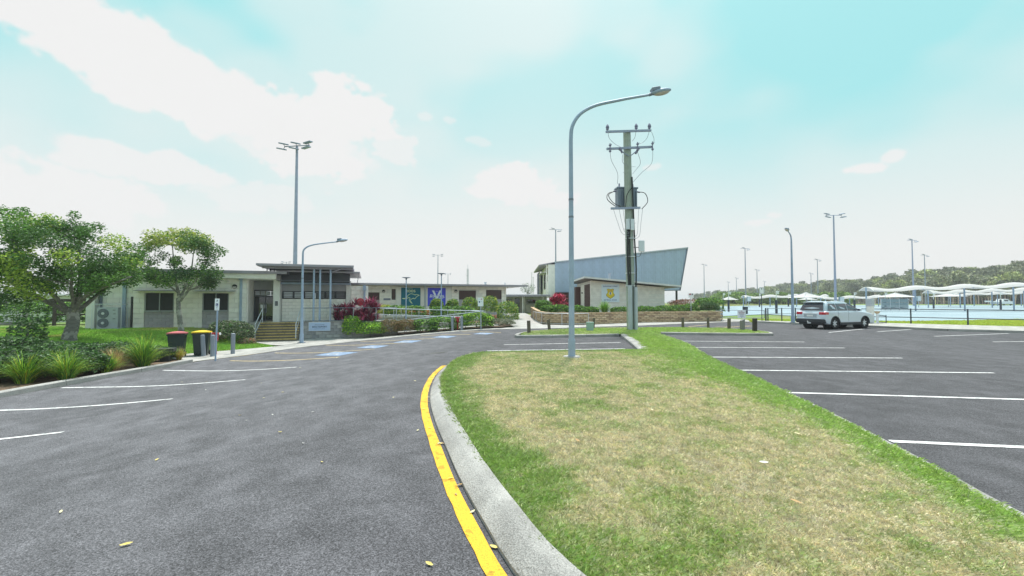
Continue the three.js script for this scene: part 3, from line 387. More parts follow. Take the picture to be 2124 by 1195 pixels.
{
  const r = rng(301), C = [];
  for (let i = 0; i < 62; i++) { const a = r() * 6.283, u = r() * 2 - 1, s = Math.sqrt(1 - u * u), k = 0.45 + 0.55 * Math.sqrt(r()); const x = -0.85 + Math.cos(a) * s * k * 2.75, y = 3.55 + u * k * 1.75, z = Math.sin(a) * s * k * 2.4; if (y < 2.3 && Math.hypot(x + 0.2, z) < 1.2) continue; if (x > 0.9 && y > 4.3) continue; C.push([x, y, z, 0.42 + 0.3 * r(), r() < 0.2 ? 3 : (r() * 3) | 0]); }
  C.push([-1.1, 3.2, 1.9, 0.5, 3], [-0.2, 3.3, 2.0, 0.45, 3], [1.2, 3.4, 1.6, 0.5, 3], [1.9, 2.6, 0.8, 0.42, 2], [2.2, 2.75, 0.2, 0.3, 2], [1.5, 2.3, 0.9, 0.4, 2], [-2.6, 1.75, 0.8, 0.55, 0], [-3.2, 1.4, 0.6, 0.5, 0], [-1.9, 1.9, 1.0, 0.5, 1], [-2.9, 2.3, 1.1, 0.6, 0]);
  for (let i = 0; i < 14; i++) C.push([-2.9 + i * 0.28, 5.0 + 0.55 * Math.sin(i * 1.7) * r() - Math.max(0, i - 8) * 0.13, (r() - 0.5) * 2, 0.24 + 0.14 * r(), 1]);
  const pal = ['#3a5c24', '#4a7029', '#5c8430', '#93a93a', '#2f4c20'].map(lin);
  tree('broadleaf_tree', 'large spreading tree with knobbly grey trunk beside the left garden bed', [-18.4, -0.02, -18.6], C,
    [[[[-0.05, 1.2, 0], [-0.9, 1.75, 0.25], [-1.9, 2.3, 0.4], [-2.8, 3.0, 0.3]], 0.12, 0.03], [[[0.05, 1.25, 0.05], [0.7, 1.9, 0.25], [1.7, 2.35, 0.35], [2.7, 2.75, 0.3]], 0.11, 0.025], [[[0, 1.35, 0], [0.1, 2.4, -0.2], [-0.2, 3.5, -0.4], [-0.1, 4.7, -0.3]], 0.13, 0.03], [[[-0.1, 1.3, 0.05], [-0.45, 2.2, 0.6], [-0.9, 3.1, 1.2], [-1.2, 3.9, 1.3]], 0.1, 0.03], [[[0.1, 1.3, -0.1], [0.6, 2.3, -0.8], [1.0, 3.2, -1.4]], 0.1, 0.03], [[[0.15, 1.4, 0.1], [0.6, 2.4, 0.7], [1.0, 3.3, 1.1]], 0.08, 0.02]],
    { pts: [[-0.02, -0.25, 0], [-0.08, 0.25, 0.02], [0.02, 0.75, 0], [0.0, 1.45, 0]], r0: 0.27, r1: 0.19 }, 34000, 0.115, pal, 311, M.bark);
  const C2 = [], q = rng(331);
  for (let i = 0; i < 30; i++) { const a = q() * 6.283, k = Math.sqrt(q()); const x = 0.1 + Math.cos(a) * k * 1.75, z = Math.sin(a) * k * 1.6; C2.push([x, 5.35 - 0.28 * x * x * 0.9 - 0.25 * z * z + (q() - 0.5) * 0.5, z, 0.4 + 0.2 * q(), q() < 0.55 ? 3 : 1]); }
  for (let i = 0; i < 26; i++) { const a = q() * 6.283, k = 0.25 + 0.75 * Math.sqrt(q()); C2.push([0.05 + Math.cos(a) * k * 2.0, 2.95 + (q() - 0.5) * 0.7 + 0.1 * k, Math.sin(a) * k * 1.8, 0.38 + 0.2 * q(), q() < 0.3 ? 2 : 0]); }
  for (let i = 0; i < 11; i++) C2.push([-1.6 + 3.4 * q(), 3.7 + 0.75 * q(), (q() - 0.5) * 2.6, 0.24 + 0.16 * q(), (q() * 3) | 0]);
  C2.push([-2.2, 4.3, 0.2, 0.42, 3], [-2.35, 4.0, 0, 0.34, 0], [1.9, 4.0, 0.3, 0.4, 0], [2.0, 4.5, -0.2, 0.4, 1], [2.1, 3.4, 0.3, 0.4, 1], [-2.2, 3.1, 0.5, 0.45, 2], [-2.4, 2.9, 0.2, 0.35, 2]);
  tree('lawn_tree', 'smaller rounded tree with slim pale trunk on the lawn before the dark windows', [-18.25, 0.0, -24.4], C2,
    [[[[0, 1.75, 0], [0.5, 2.3, 0.1], [1.1, 3.1, 0.2], [1.6, 4.2, 0.1]], 0.08, 0.02], [[[0, 1.75, 0], [-0.2, 2.6, 0], [-0.3, 3.6, 0.1], [-0.5, 4.8, 0]], 0.09, 0.02], [[[0, 2.1, 0], [-0.7, 2.8, 0.3], [-1.5, 3.4, 0.4]], 0.06, 0.018], [[[0.05, 2.0, 0], [0.3, 3.2, -0.3], [0.4, 4.6, -0.4]], 0.07, 0.02]],
    { pts: [[0.12, -0.2, 0], [0.06, 0.4, 0], [-0.05, 1.1, 0], [-0.12, 1.9, 0]], r0: 0.15, r1: 0.1 }, 13000, 0.125, ['#38582a', '#4d6f30', '#67893a', '#97a144', '#2d4722'].map(lin), 341, M.barkPale);
}
// ---------------------------------------------------------------- shrubs and garden plants
const plants = [
  ['tus', -13.33, -12.2, 1.6, 0.8, 'arching green tussock grass nearest the left edge of the picture'], ['tus', -12.68, -12.7, 1.5, 0.78, 'arching green tussock grass hanging over the left kerb'], ['dry', -13.05, -14.6, 1.2, 0.75, 'dry straw coloured tussock in the left garden bed'],
  ['tus', -12.75, -15.4, 1.9, 1.05, 'tallest bright green tussock between the dry clump and the bins'], ['tus2', -12.85, -17.2, 0.75, 0.5, 'small yellowing tussock beside the low dark stand'],
  ['gc', -15.2, -14.6, 3.0, 0.85, 'wide dark green groundcover shrub under the large tree'], ['gc', -14.5, -15.8, 2.6, 0.8, 'dark green groundcover shrub between large tree and dry tussock'], ['gc', -13.9, -14.2, 1.5, 0.72, 'low dark shrub between the green and dry tussocks'], ['gc', -16.9, -15.0, 2.0, 0.7, 'dark groundcover shrub at the far left of the bed'], ['gc', -13.9, -17.0, 2.0, 0.55, 'low leafy shrub behind the tall tussock near the bins'],
  ['gc', -14.0, -12.9, 2.0, 0.75, 'dark shrub filling in behind the kerbside tussocks'], ['gc', -13.3, -13.7, 1.5, 0.7, 'dark shrub between the second tussock and the dry clump'], ['gc', -14.9, -12.2, 2.2, 0.8, 'dark shrub behind the tussock nearest the left edge'], ['tus', -13.6, -13.4, 1.3, 0.75, 'green tussock set back behind the kerbside pair'], ['tus', -12.75, -14.0, 1.1, 0.6, 'short green tussock just left of the dry clump'],
  ['sap', -17.4, -16.0, 1.1, 1.25, 'thin leafy sapling left of the large tree trunk'],
  ['bush', -15.75, -24.9, 2.2, 1.25, 'dense grey green bush left of the entrance steps'], ['scrub', -16.4, -24.2, 1.5, 0.42, 'low pinkish scrub below the grey green bush'], ['scrub', -14.7, -24.7, 0.9, 0.4, 'low scrub at the foot of the steps'],
  ['hedge', -33.8, -31.0, 3.2, 1.7, 'leafy hedge beside the white shed at far left'], ['hedge', -31.0, -31.4, 3.0, 1.65, 'leafy hedge behind the timber pergola'], ['hedge', -28.6, -31.6, 2.6, 1.6, 'leafy hedge between pergola and pale building'],
  ['cord', -10.85, -28.95, 1.9, 2.3, 'dark purple cordyline below the red round sign'], ['cord', -9.5, -29.2, 2.1, 2.6, 'taller purple cordyline beside the ramp railing'],
  ['ygreen', -10.2, -28.5, 1.4, 1.35, 'yellow green shrub in front of the purple cordylines'], ['bgreen', -9.1, -28.6, 1.9, 0.95, 'bright green leafy shrub beside the brown grasses'], ['bgreen', -10.7, -28.9, 1.2, 0.5, 'low green shrub at the end of the sign wall'],
  ['brown', -8.0, -29.0, 1.7, 1.0, 'brown flowering shrub beside the bright green shrub'], ['brown', -6.9, -29.1, 1.5, 0.92, 'rusty brown grass clump left of the clipped hedges'],
  ['mid', -5.7, -29.3, 1.6, 0.78, 'clipped green hedge next to the rusty brown grass'], ['mid', -4.45, -29.2, 1.9, 0.85, 'clipped green hedge left of the paired grey bollards'], ['bright', -2.3, -29.1, 2.1, 0.95, 'lime topped hedge right of the paired grey bollards'],
  ['round', -5.76, -34.0, 1.1, 1.4, 'rounded shrub in front of the violet banner'], ['round', -4.64, -34.5, 1.1, 1.35, 'rounded shrub just right of the violet banner'], ['round', -3.27, -35.0, 1.4, 1.5, 'rounded shrub below the first dark louvre window'], ['round', -1.72, -33.0, 1.5, 1.55, 'rounded shrub below the last louvre window'], ['round', -0.3, -31.4, 1.6, 1.7, 'largest rounded shrub at the corner of the footpath'],
  ['pink', -1.3, -31.8, 0.9, 0.7, 'small pinkish bush left of the corner shrub'], ['grey', -0.9, -29.75, 2.3, 0.5, 'grey green groundcover edging the footpath corner'],
  ['yel', -9.8, -34.5, 1.3, 0.9, 'yellow green shrub under the first louvre window'], ['yel', -8.6, -34.5, 1.4, 0.7, 'yellow green shrub left of the teal banner'], ['orange', -7.2, -34.6, 1.8, 0.5, 'orange tipped hedge below the teal banner'], ['hedge2', -4.13, -33.6, 3.5, 0.5, 'long clipped hedge behind the ramp rails'],
  ['backhedge', -7.95, -33.0, 3.2, 0.85, 'clipped green hedge behind the left end of the ramp rail'], ['backhedge', -4.4, -32.8, 3.5, 0.8, 'clipped green hedge behind the right end of the ramp rail'],
  ['nh', 2.9, -41.5, 1.6, 1.2, 'glossy green shrub at the left end of the brick planter'], ['rcord', 4.1, -39.6, 1.7, 2.0, 'crimson cordyline beside the blue clad building'], ['cordg', 5.0, -39.6, 0.9, 1.0, 'small pink edged cordyline right of the crimson one'],
  ['g1', 3.0, -36.6, 1.4, 0.75, 'bushy green plant at the curved brick planter end'], ['g1', 3.9, -36.0, 1.6, 0.8, 'bushy green plant in front of the crimson cordyline'], ['g1', 5.15, -35.6, 1.7, 0.75, 'bushy green plant left of the street lamp pole'], ['g1', 6.5, -36.6, 1.4, 0.6, 'bushy green plant below the brown slat screen'],
  ['tus3', 8.0, -38.4, 1.8, 1.1, 'spiky green clump below the yellow shield sign'], ['g1', 9.3, -38.0, 1.7, 0.6, 'low green plant just right of the spiky clump'], ['g1', 11.8, -39.0, 1.8, 0.65, 'low green plant right of the power pole'], ['g1', 13.7, -39.8, 1.9, 0.7, 'low green plant below the long pale wall'], ['g1', 15.3, -40.4, 1.8, 0.75, 'low green plant at the right end of the pale wall'],
  ['red', 18.1, -44.6, 4.8, 1.3, 'reddish clipped hedge under the overhang of the blue building'], ['hedge3', 18.6, -41.9, 2.5, 1.4, 'tall green hedge at the right end of the brick planter'], ['g1', 16.3, -40.5, 1.4, 0.85, 'yellowish plant beside the planter sign post'], ['ball', 18.0, -40.4, 1.7, 1.05, 'ball shaped dark shrub at the end of the planter'],
];
const planterTop = 0.72, gardenTop = 0.1;
plants.forEach(([k, x, z, w, h, label], i) => {
  const s = 400 + i * 13, inPlanter = z < -35.2 && x > 2.4, back = !inPlanter && x > -11 && x < 1 && z < -32.4, y = inPlanter ? planterTop : back ? 0.62 : terrain(x, z) + (x < -14 && z < -20 ? -0.06 : z < -27.5 ? gardenTop : 0.06) - 0.01;
  const nm = { tus: 'tussock_grass', tus2: 'tussock_grass', tus3: 'tussock_grass', dry: 'dry_tussock', cord: 'cordyline', rcord: 'cordyline', cordg: 'cordyline', sap: 'sapling', hedge: 'hedge', hedge2: 'hedge', hedge3: 'hedge', backhedge: 'hedge', mid: 'hedge', bright: 'hedge', orange: 'hedge', red: 'hedge' }[k] ?? 'shrub';
  const t = thing(nm, label, nm.includes('tussock') ? 'tussock' : nm === 'cordyline' ? 'plant' : nm === 'hedge' ? 'hedge' : nm === 'sapling' ? 'sapling' : 'shrub', [x, y, z], 0, undefined);
  const clipped = ['hedge', 'hedge2', 'hedge3', 'backhedge', 'mid', 'bright', 'orange', 'red'].includes(k), L = (n, size, pal, lumps, asp, dep) => part('foliage', ellipsoidShrub(s, w, h, Math.round(n * 1.5), size, pal, clipped ? 0.55 : 0.9, asp, dep), M.leaf, t);
  if (k === 'tus') part('blades', tussockGeo(s, w, h, 760, PAL.fresh.concat(PAL.deep, PAL.fresh, PAL.yellow), 0.008), M.blade, t);
  else if (k === 'tus2') part('blades', tussockGeo(s, w, h, 260, PAL.yellow.concat(PAL.straw), 0.007), M.blade, t);
  else if (k === 'tus3') part('blades', tussockGeo(s, w, h, 420, PAL.fresh, 0.014), M.blade, t);
  else if (k === 'dry') part('blades', tussockGeo(s, w, h, 480, PAL.straw, 0.006), M.blade, t);
  else if (k === 'cord' || k === 'rcord' || k === 'cordg') { part('cane', stems(s, w, h, 6, 0.025), M.bark, t); part('foliage', cordylineGeo(s, w, h, k === 'cordg' ? 8 : 30, k === 'cord' ? PAL.purple : PAL.redpink), M.blade, t); }
  else {
    part('stem', stems(s, w, h, 5), M.bark, t);
    if (k === 'gc') L(2000, 0.12, PAL.deep, 14, 0.5, 0.8); else if (k === 'sap') L(420, 0.14, PAL.deep, 8, 0.5); else if (k === 'bush') L(2600, 0.12, PAL.grey.concat(PAL.deep), 14); else if (k === 'scrub') L(700, 0.09, PAL.grey.concat(PAL.pinkleaf), 8);
    else if (k === 'hedge') L(2000, 0.17, PAL.deep.concat(PAL.fresh), 14, 0.5, 0.6); else if (k === 'ygreen') L(1500, 0.13, PAL.lime.concat(PAL.fresh), 10); else if (k === 'bgreen') L(1500, 0.14, PAL.fresh.concat(PAL.lime), 10); else if (k === 'brown') L(1600, 0.11, PAL.brown, 12, 0.3);
    else if (k === 'mid') L(1500, 0.12, PAL.deep.concat(PAL.fresh), 12, 0.5, 0.8); else if (k === 'bright') L(1900, 0.12, PAL.lime.concat(PAL.fresh, PAL.deep), 14, 0.5, 0.7); else if (k === 'round') L(1700, 0.11, PAL.deep.concat(PAL.fresh, PAL.yellow), 12); else if (k === 'pink' || k === 'red') L(k === 'red' ? 3000 : 700, 0.11, k === 'red' ? PAL.rust : PAL.pinkleaf, k === 'red' ? 20 : 8, 0.5, 0.5);
    else if (k === 'grey') L(1300, 0.1, PAL.grey, 14, 0.4, 0.45); else if (k === 'yel') L(900, 0.12, PAL.yellow, 9); else if (k === 'orange') L(1100, 0.11, PAL.orange, 12, 0.5, 0.5); else if (k === 'hedge2') L(1800, 0.11, PAL.lime.concat(PAL.fresh), 20, 0.5, 0.3); else if (k === 'backhedge') L(1600, 0.13, PAL.deep.concat(PAL.fresh), 18, 0.5, 0.3);
    else if (k === 'nh' || k === 'hedge3') L(2000, 0.14, PAL.deep.concat(PAL.fresh), 14); else if (k === 'ball') L(1800, 0.1, PAL.deep, 12); else L(1100, 0.14, PAL.fresh.concat(PAL.deep), 10, 0.35);
  }
});

// ---------------------------------------------------------------- buildings
function canvasTex(w, h, draw) { const c = document.createElement('canvas'); c.width = w; c.height = h; draw(c.getContext('2d'), w, h); const t = new THREE.CanvasTexture(c); t.colorSpace = THREE.SRGBColorSpace; t.anisotropy = 4; return t; }
function face(w, h, x, y, z) { const g = new THREE.PlaneGeometry(w, h).translate(x, y, z); g.userData.ownUV = true; return g; }
const printed = (t, rough = 0.6) => new THREE.MeshStandardMaterial({ map: t, roughness: rough });
const pieceCache = new Map();
function piece(w, h, d, kind, bevel = 0.008) { const k = `${kind}${w.toFixed(3)}_${h.toFixed(3)}_${d.toFixed(3)}`; if (!pieceCache.has(k)) { const b = bevel; const q = new THREE.BoxGeometry(w, h, d); const p = q.attributes.position; for (let i = 0; i < p.count; i++) if (p.getZ(i) > 0) { const n = q.attributes.normal; if (n.getZ(i) > 0.5) { p.setX(i, p.getX(i) * (1 - (2 * b) / w)); p.setY(i, p.getY(i) * (1 - (2 * b) / h)); } else { p.setZ(i, p.getZ(i) - b); } } const front = q.toNonIndexed(); const e = []; const X = w / 2, Y = h / 2, Z = d / 2; const ring0 = [[-X, -Y, Z - b], [X, -Y, Z - b], [X, Y, Z - b], [-X, Y, Z - b]], ring1 = [[-X + b, -Y + b, Z], [X - b, -Y + b, Z], [X - b, Y - b, Z], [-X + b, Y - b, Z]]; for (let i = 0; i < 4; i++) { const j = (i + 1) % 4; e.push(...ring0[i], ...ring0[j], ...ring1[i], ...ring0[j], ...ring1[j], ...ring1[i]); } const eg = new THREE.BufferGeometry(); eg.setAttribute('position', new THREE.Float32BufferAttribute(e, 3)); eg.computeVertexNormals(); pieceCache.set(k, metresUV(join([front, eg]))); } return pieceCache.get(k); }
// a wall of separate blocks in running bond; holes are [x0, x1, y0, y1]
function blockWall(parent, x0, x1, y0, y1, z, bh, bl, mats, holes = [], depth = 0.1, name = 'block', seed = 1) {
  const rows = Math.max(1, Math.round((y1 - y0) / bh)), H = (y1 - y0) / rows, J = 0.007;
  for (let i = 0; i < rows; i++) {
    const ya = y0 + i * H, yc = ya + H / 2, cuts = holes.filter((q) => yc > q[2] && yc < q[3]).sort((a, b) => a[0] - b[0]); const spans = []; let s = x0; for (const q of cuts) { if (q[0] > s) spans.push([s, Math.min(q[0], x1)]); s = Math.max(s, q[1]); } if (s < x1) spans.push([s, x1]);
    for (const [a, b] of spans) { let p = a; const first = i % 2 ? bl / 2 : bl; let k = 0; while (p < b - 0.02) { let e = k === 0 ? p + first : p + bl; if (b - e < 0.09) e = b; e = Math.min(e, b); const w = e - p - J, o = new THREE.Mesh(piece(w, H - J, depth, name), mats[(hash2(i, (p * 37) | 0, seed) * mats.length) | 0]); o.name = name; o.castShadow = o.receiveShadow = true; o.position.set((p + e) / 2, yc, z - depth / 2 - 0.004 * hash2((p * 91) | 0, i, 3)); parent.add(o); p = e; k++; } }
  }
}
const BL = [M.blockA, M.blockB, M.blockC, M.blockA], RT = [M.retA, M.retB, M.retC], GR = [M.greyA, M.greyB];
const TURN = 0.314;
const lx = (O, x, z) => [O[0] + x * Math.cos(TURN) + z * Math.sin(TURN), O[1] - x * Math.sin(TURN) + z * Math.cos(TURN)];
const O1 = [-16.8, -27.5], O2 = [-12.6, -36.5];
function windowUnit(parent, x0, x1, y0, y1, z, panes, gm = M.glass, fm = M.frameGrey) {
  const f = 0.055, w = part('window', [slab(x0, x1, y0, y0 + f, z - 0.07, z), slab(x0, x1, y1 - f, y1, z - 0.07, z), slab(x0, x0 + f, y0 + f, y1 - f, z - 0.07, z), slab(x1 - f, x1, y0 + f, y1 - f, z - 0.07, z), ...Array.from({ length: panes - 1 }, (_, i) => { const c = lerp(x0, x1, (i + 1) / panes); return slab(c - f / 2, c + f / 2, y0 + f, y1 - f, z - 0.068, z - 0.004); })], fm, parent);
  for (let i = 0; i < panes; i++) { const a = lerp(x0, x1, i / panes) + f * 0.7, b = lerp(x0, x1, (i + 1) / panes) - f * 0.7; part('pane', [slab(a, b, y0 + f - 0.01, y1 - f + 0.01, z - 0.05, z - 0.042)], gm, w); }
  return w;
}
function louvreUnit(parent, x0, x1, y0, y1, z, n, m = M.louvre) {
  const w = part('louvre_window', [slab(x0, x1, y0, y1, z - 0.1, z - 0.085)], M.louvreBack, parent); part('frame', [slab(x0, x1, y0, y0 + 0.03, z - 0.084, z), slab(x0, x1, y1 - 0.03, y1, z - 0.084, z), slab(x0, x0 + 0.03, y0 + 0.03, y1 - 0.03, z - 0.084, z), slab(x1 - 0.03, x1, y0 + 0.03, y1 - 0.03, z - 0.084, z)], M.frame, w);
  for (let i = 0; i < n; i++) { const y = lerp(y0 + 0.03, y1 - 0.03, (i + 0.5) / n), h = ((y1 - y0 - 0.06) / n) * 0.8, g = box(x1 - x0 - 0.07, h, 0.012).rotateX(0.55).translate((x0 + x1) / 2, y, z - 0.05); part('slat', [g], m, w); }
  return w;
}
function downpipe(parent, x, y0, y1, z, m, head = true) { const p = part('downpipe', [slab(x - 0.06, x + 0.06, y0, y1 - 0.3, z, z + 0.09)], m, parent); if (head) part('rain_head', [slab(x - 0.1, x + 0.1, y1 - 0.36, y1, z, z + 0.2)], m, p); return p; }
function wallLight(parent, x, y, z) { const a = part('wall_light', [new THREE.CylinderGeometry(0.13, 0.13, 0.09, 20).rotateX(Math.PI / 2).translate(x, y, z + 0.045)], M.black, parent); part('diffuser', [new THREE.CylinderGeometry(0.1, 0.1, 0.02, 20, 1, false, 0, Math.PI).rotateX(Math.PI / 2).rotateZ(-Math.PI / 2).translate(x, y - 0.015, z + 0.1)], M.lens, a); }
{
  const B = thing('multisport_building', 'long low pale block building with raised dark canopy over its steps', 'building', [O1[0], 0, O1[1]], TURN);
  // left wing
  part('wall_core', [slab(-5.5, 0.3, -0.7, 3.45, -6, -0.12)], M.mortar, B);
  const h1 = [-4.96, -3.5, 0.2, 2.29], h2 = [-2.05, -0.66, 0.2, 2.29];
  blockWall(B, -5.5, 0.3, 0.13, 3.42, 0, 0.3, 0.62, BL, [h1, h2], 0.12, 'block', 3);
  for (const [a, b] of [[-4.96, -3.5], [-2.05, -0.66]]) { blockWall(B, a, b, 0.13, 1.13, -0.045, 0.2, 0.42, GR, [], 0.07, 'grey_block', 5); windowUnit(B, a, b, 1.14, 2.29, -0.03, 2, M.screenGlass); part('window_awning', [box(b - a + 0.75, 0.025, 0.5).rotateX(0.1).translate((a + b) / 2, 2.36, 0.22)], M.roof, B); part('window_sill', [slab(a, b, 1.105, 1.139, -0.05, 0.03)], M.frameGrey, B); }
  part('plinth', [slab(-7.7, 0.4, -0.7, 0.13, -6, 0.05)], M.kerb, B);
  // recessed end bay
  part('bay_wall', [slab(-7.3, -5.62, 0.13, 3.42, -6, -0.55)], M.mortar, B); blockWall(B, -7.28, -5.62, 0.13, 3.42, -0.46, 0.3, 0.62, BL, [], 0.09, 'block', 7);
  part('corner_pier', [slab(-7.7, -7.3, 0.13, 3.42, -6, 0.0)], M.cream2, B); part('corner_downpipe', [slab(-7.25, -7.15, 0.15, 3.3, -0.45, -0.37)], M.galvDark, B); part('corner_downpipe', [slab(-6.18, -6.02, 0.15, 3.3, -0.45, -0.36)], M.steelBlue, B); part('expansion_joint', [slab(-5.6, -5.52, 0.15, 2.0, -0.06, 0.03)], M.black, B);
  // roofs
  part('roof', [slab(-8.3, 2.6, 3.47, 3.6, -7, 0.45)], M.roof, B); part('gutter', [slab(-8.32, 2.62, 3.44, 3.615, 0.453, 0.56)], M.roof, B);
  part('soffit_fascia', [slab(-0.95, 2.0, 3.14, 3.44, 0.1, 0.44)], M.cream, B); part('soffit', [slab(0.32, 2.0, 3.1, 3.135, -1.6, 0.4)], M.cream2, B);
  part('roof_fixing', [bar([1.45, 3.6, 0.2], [1.45, 3.86, 0.2], 0.03), bar([1.65, 3.6, 0.2], [1.65, 3.86, 0.2], 0.03), bar([1.85, 3.6, 0.2], [1.85, 3.86, 0.2], 0.03)], M.black, B);
  downpipe(B, 0.0, 0.15, 3.42, 0.006, M.steelBlue); wallLight(B, -0.35, 2.66, 0.0);
  part('alarm_siren', [rbox(0.14, 0.1, 0.08, 0.02, -0.72, 2.95, 0.05)], M.cream2, B);
  // entrance recess and doors
  part('recess_side_wall', [slab(0.3, 0.36, 0.42, 3.1, -1.7, -0.13)], M.blockB, B); part('recess_back_wall', [slab(-0.1, 1.72, 2.5, 3.1, -1.85, -1.62)], M.midGrey, B); part('entrance_pier', [slab(1.72, 2.1, 0.42, 3.42, -1.7, -0.35)], M.cream2, B);
  const pl = part('notice_plaque', [slab(1.8, 2.02, 1.42, 1.78, -0.348, -0.33)], M.paper, B); part('plaque_print', [face(0.17, 0.3, 1.91, 1.6, -0.327)], printed(canvasTex(64, 110, (c) => { c.fillStyle = '#2c2d33'; c.fillRect(0, 0, 64, 110); c.fillStyle = '#b9bcc4'; for (let i = 0; i < 9; i++) c.fillRect(8, 10 + i * 11, 30 + ((i * 37) % 18), 4); })), pl);
  const dr = part('entrance_door', [slab(0.36, 0.42, 0.43, 2.5, -1.68, -1.6), slab(1.64, 1.72, 0.43, 2.5, -1.68, -1.6), slab(0.42, 1.64, 2.02, 2.12, -1.68, -1.6), slab(0.42, 1.64, 2.42, 2.5, -1.68, -1.6), slab(1.0, 1.06, 0.43, 2.02, -1.67, -1.61), slab(0.42, 1.64, 0.43, 0.53, -1.67, -1.61)], M.frame, B);
  part('pane', [slab(0.42, 1.0, 0.53, 2.02, -1.65, -1.64)], M.glass, dr); part('pane', [slab(1.06, 1.64, 0.53, 2.02, -1.65, -1.64)], M.glass, dr); part('door_handle', [bar([0.96, 1.0, -1.57], [0.96, 1.55, -1.57], 0.014), bar([1.1, 1.0, -1.57], [1.1, 1.55, -1.57], 0.014)], M.galv, dr);
  for (let i = 0; i < 4; i++) { const a = 0.43 + i * 0.305; const hl = part('highlight_louvre', [slab(a, a + 0.28, 2.13, 2.41, -1.66, -1.65)], M.louvreBack, dr); for (let k = 0; k < 3; k++) part('blade', [box(0.26, 0.075, 0.008).rotateX(-0.5).translate(a + 0.14, 2.18 + k * 0.09, -1.62)], M.silver, hl); }
  for (const x of [0.74, 0.93]) part('door_notice', [slab(x, x + 0.16, 1.28, 1.53, -1.638, -1.634)], M.paper, dr);
  // hall front behind the canopy
  part('hall_core', [slab(2.1, 6.05, -0.7, 3.6, -6, -1.12)], M.darkWall, B); blockWall(B, 2.12, 6.03, 0.42, 1.9, -1.0, 0.21, 0.42, BL, [], 0.12, 'block', 11);
  part('upper_panel', [slab(2.1, 6.05, 2.42, 2.86, -1.12, -1.02)], M.midGrey, B); part('beam', [slab(2.05, 6.35, 2.865, 2.98, -1.12, -0.6)], M.steelBlue, B); part('clerestory_panel', [slab(2.1, 6.3, 2.985, 3.58, -1.12, -0.72)], M.darkWall, B); part('canopy_soffit', [slab(2.0, 6.4, 3.03, 3.06, -0.718, 0.3)], M.darkWall, B);
  for (let i = 0; i < 6; i++) { const a = 2.18 + i * 0.645; louvreUnit(B, a, a + 0.6, 1.93, 2.4, -1.0, 4, i < 3 ? M.silver : M.frameGrey); }
  part('meter_box', [slab(4.02, 4.16, 1.93, 2.3, -0.99, -0.9)], M.silver, B);
  part('end_pier', [slab(6.06, 6.36, -0.7, 2.86, -1.6, -0.95)], M.cream2, B); part('side_wall_core', [slab(6.36, 7.5, -0.7, 2.8, -6, -1.3)], M.mortar, B); blockWall(B, 6.37, 7.5, 0.42, 2.8, -1.18, 0.3, 0.6, BL, [], 0.11, 'block', 13); downpipe(B, 7.25, 0.42, 2.85, -1.17, M.steelBlue);
  part('lower_roof', [slab(2.0, 6.95, 3.6, 3.7, -6.5, 0.3)], M.roof, B); part('canopy_roof', [slab(1.1, 6.55, 3.87, 3.99, -2.2, 1.15)], M.roof, B); part('canopy_gutter', [slab(1.05, 6.6, 3.9, 4.03, 1.153, 1.26)], M.roof, B); part('canopy_beam', [slab(1.3, 6.5, 3.76, 3.868, 0.72, 0.84)], M.roof, B); part('canopy_beam', [slab(1.3, 6.5, 3.76, 3.868, -1.4, -1.28)], M.roof, B);
  part('tie_rod', [bar([6.9, 3.6, 0.2], [6.8, 2.95, 0.1], 0.02)], M.roof, B); part('canopy_downpipe', [bar([5.95, 3.86, 1.05], [5.3, 3.6, 0.86], 0.045)], M.roof, B);
  for (const x of [4.22, 4.58, 5.2]) part('canopy_post', [cyl(0.06, 0.06, 3.36, x, 0.42, 0.78, 16)], M.steelBlue, B);
  // raised landing and its sign wall
  part('landing', [slab(0.36, 9.4, -0.8, 0.415, -1.68, 0.42), slab(3.52, 9.4, -0.8, 0.41, 0.42, 0.98)], M.path, B);
  blockWall(B, 3.55, 9.4, -0.75, 0.42, 1.1, 0.2, 0.42, RT, [], 0.12, 'retaining_block', 17); part('wall_capping', [slab(3.5, 9.42, 0.425, 0.47, 0.9, 1.14)], M.kerb, B);
  part('wall_end', [slab(3.5, 3.545, -0.75, 0.42, 0.4, 1.1)], M.retB, B);
}
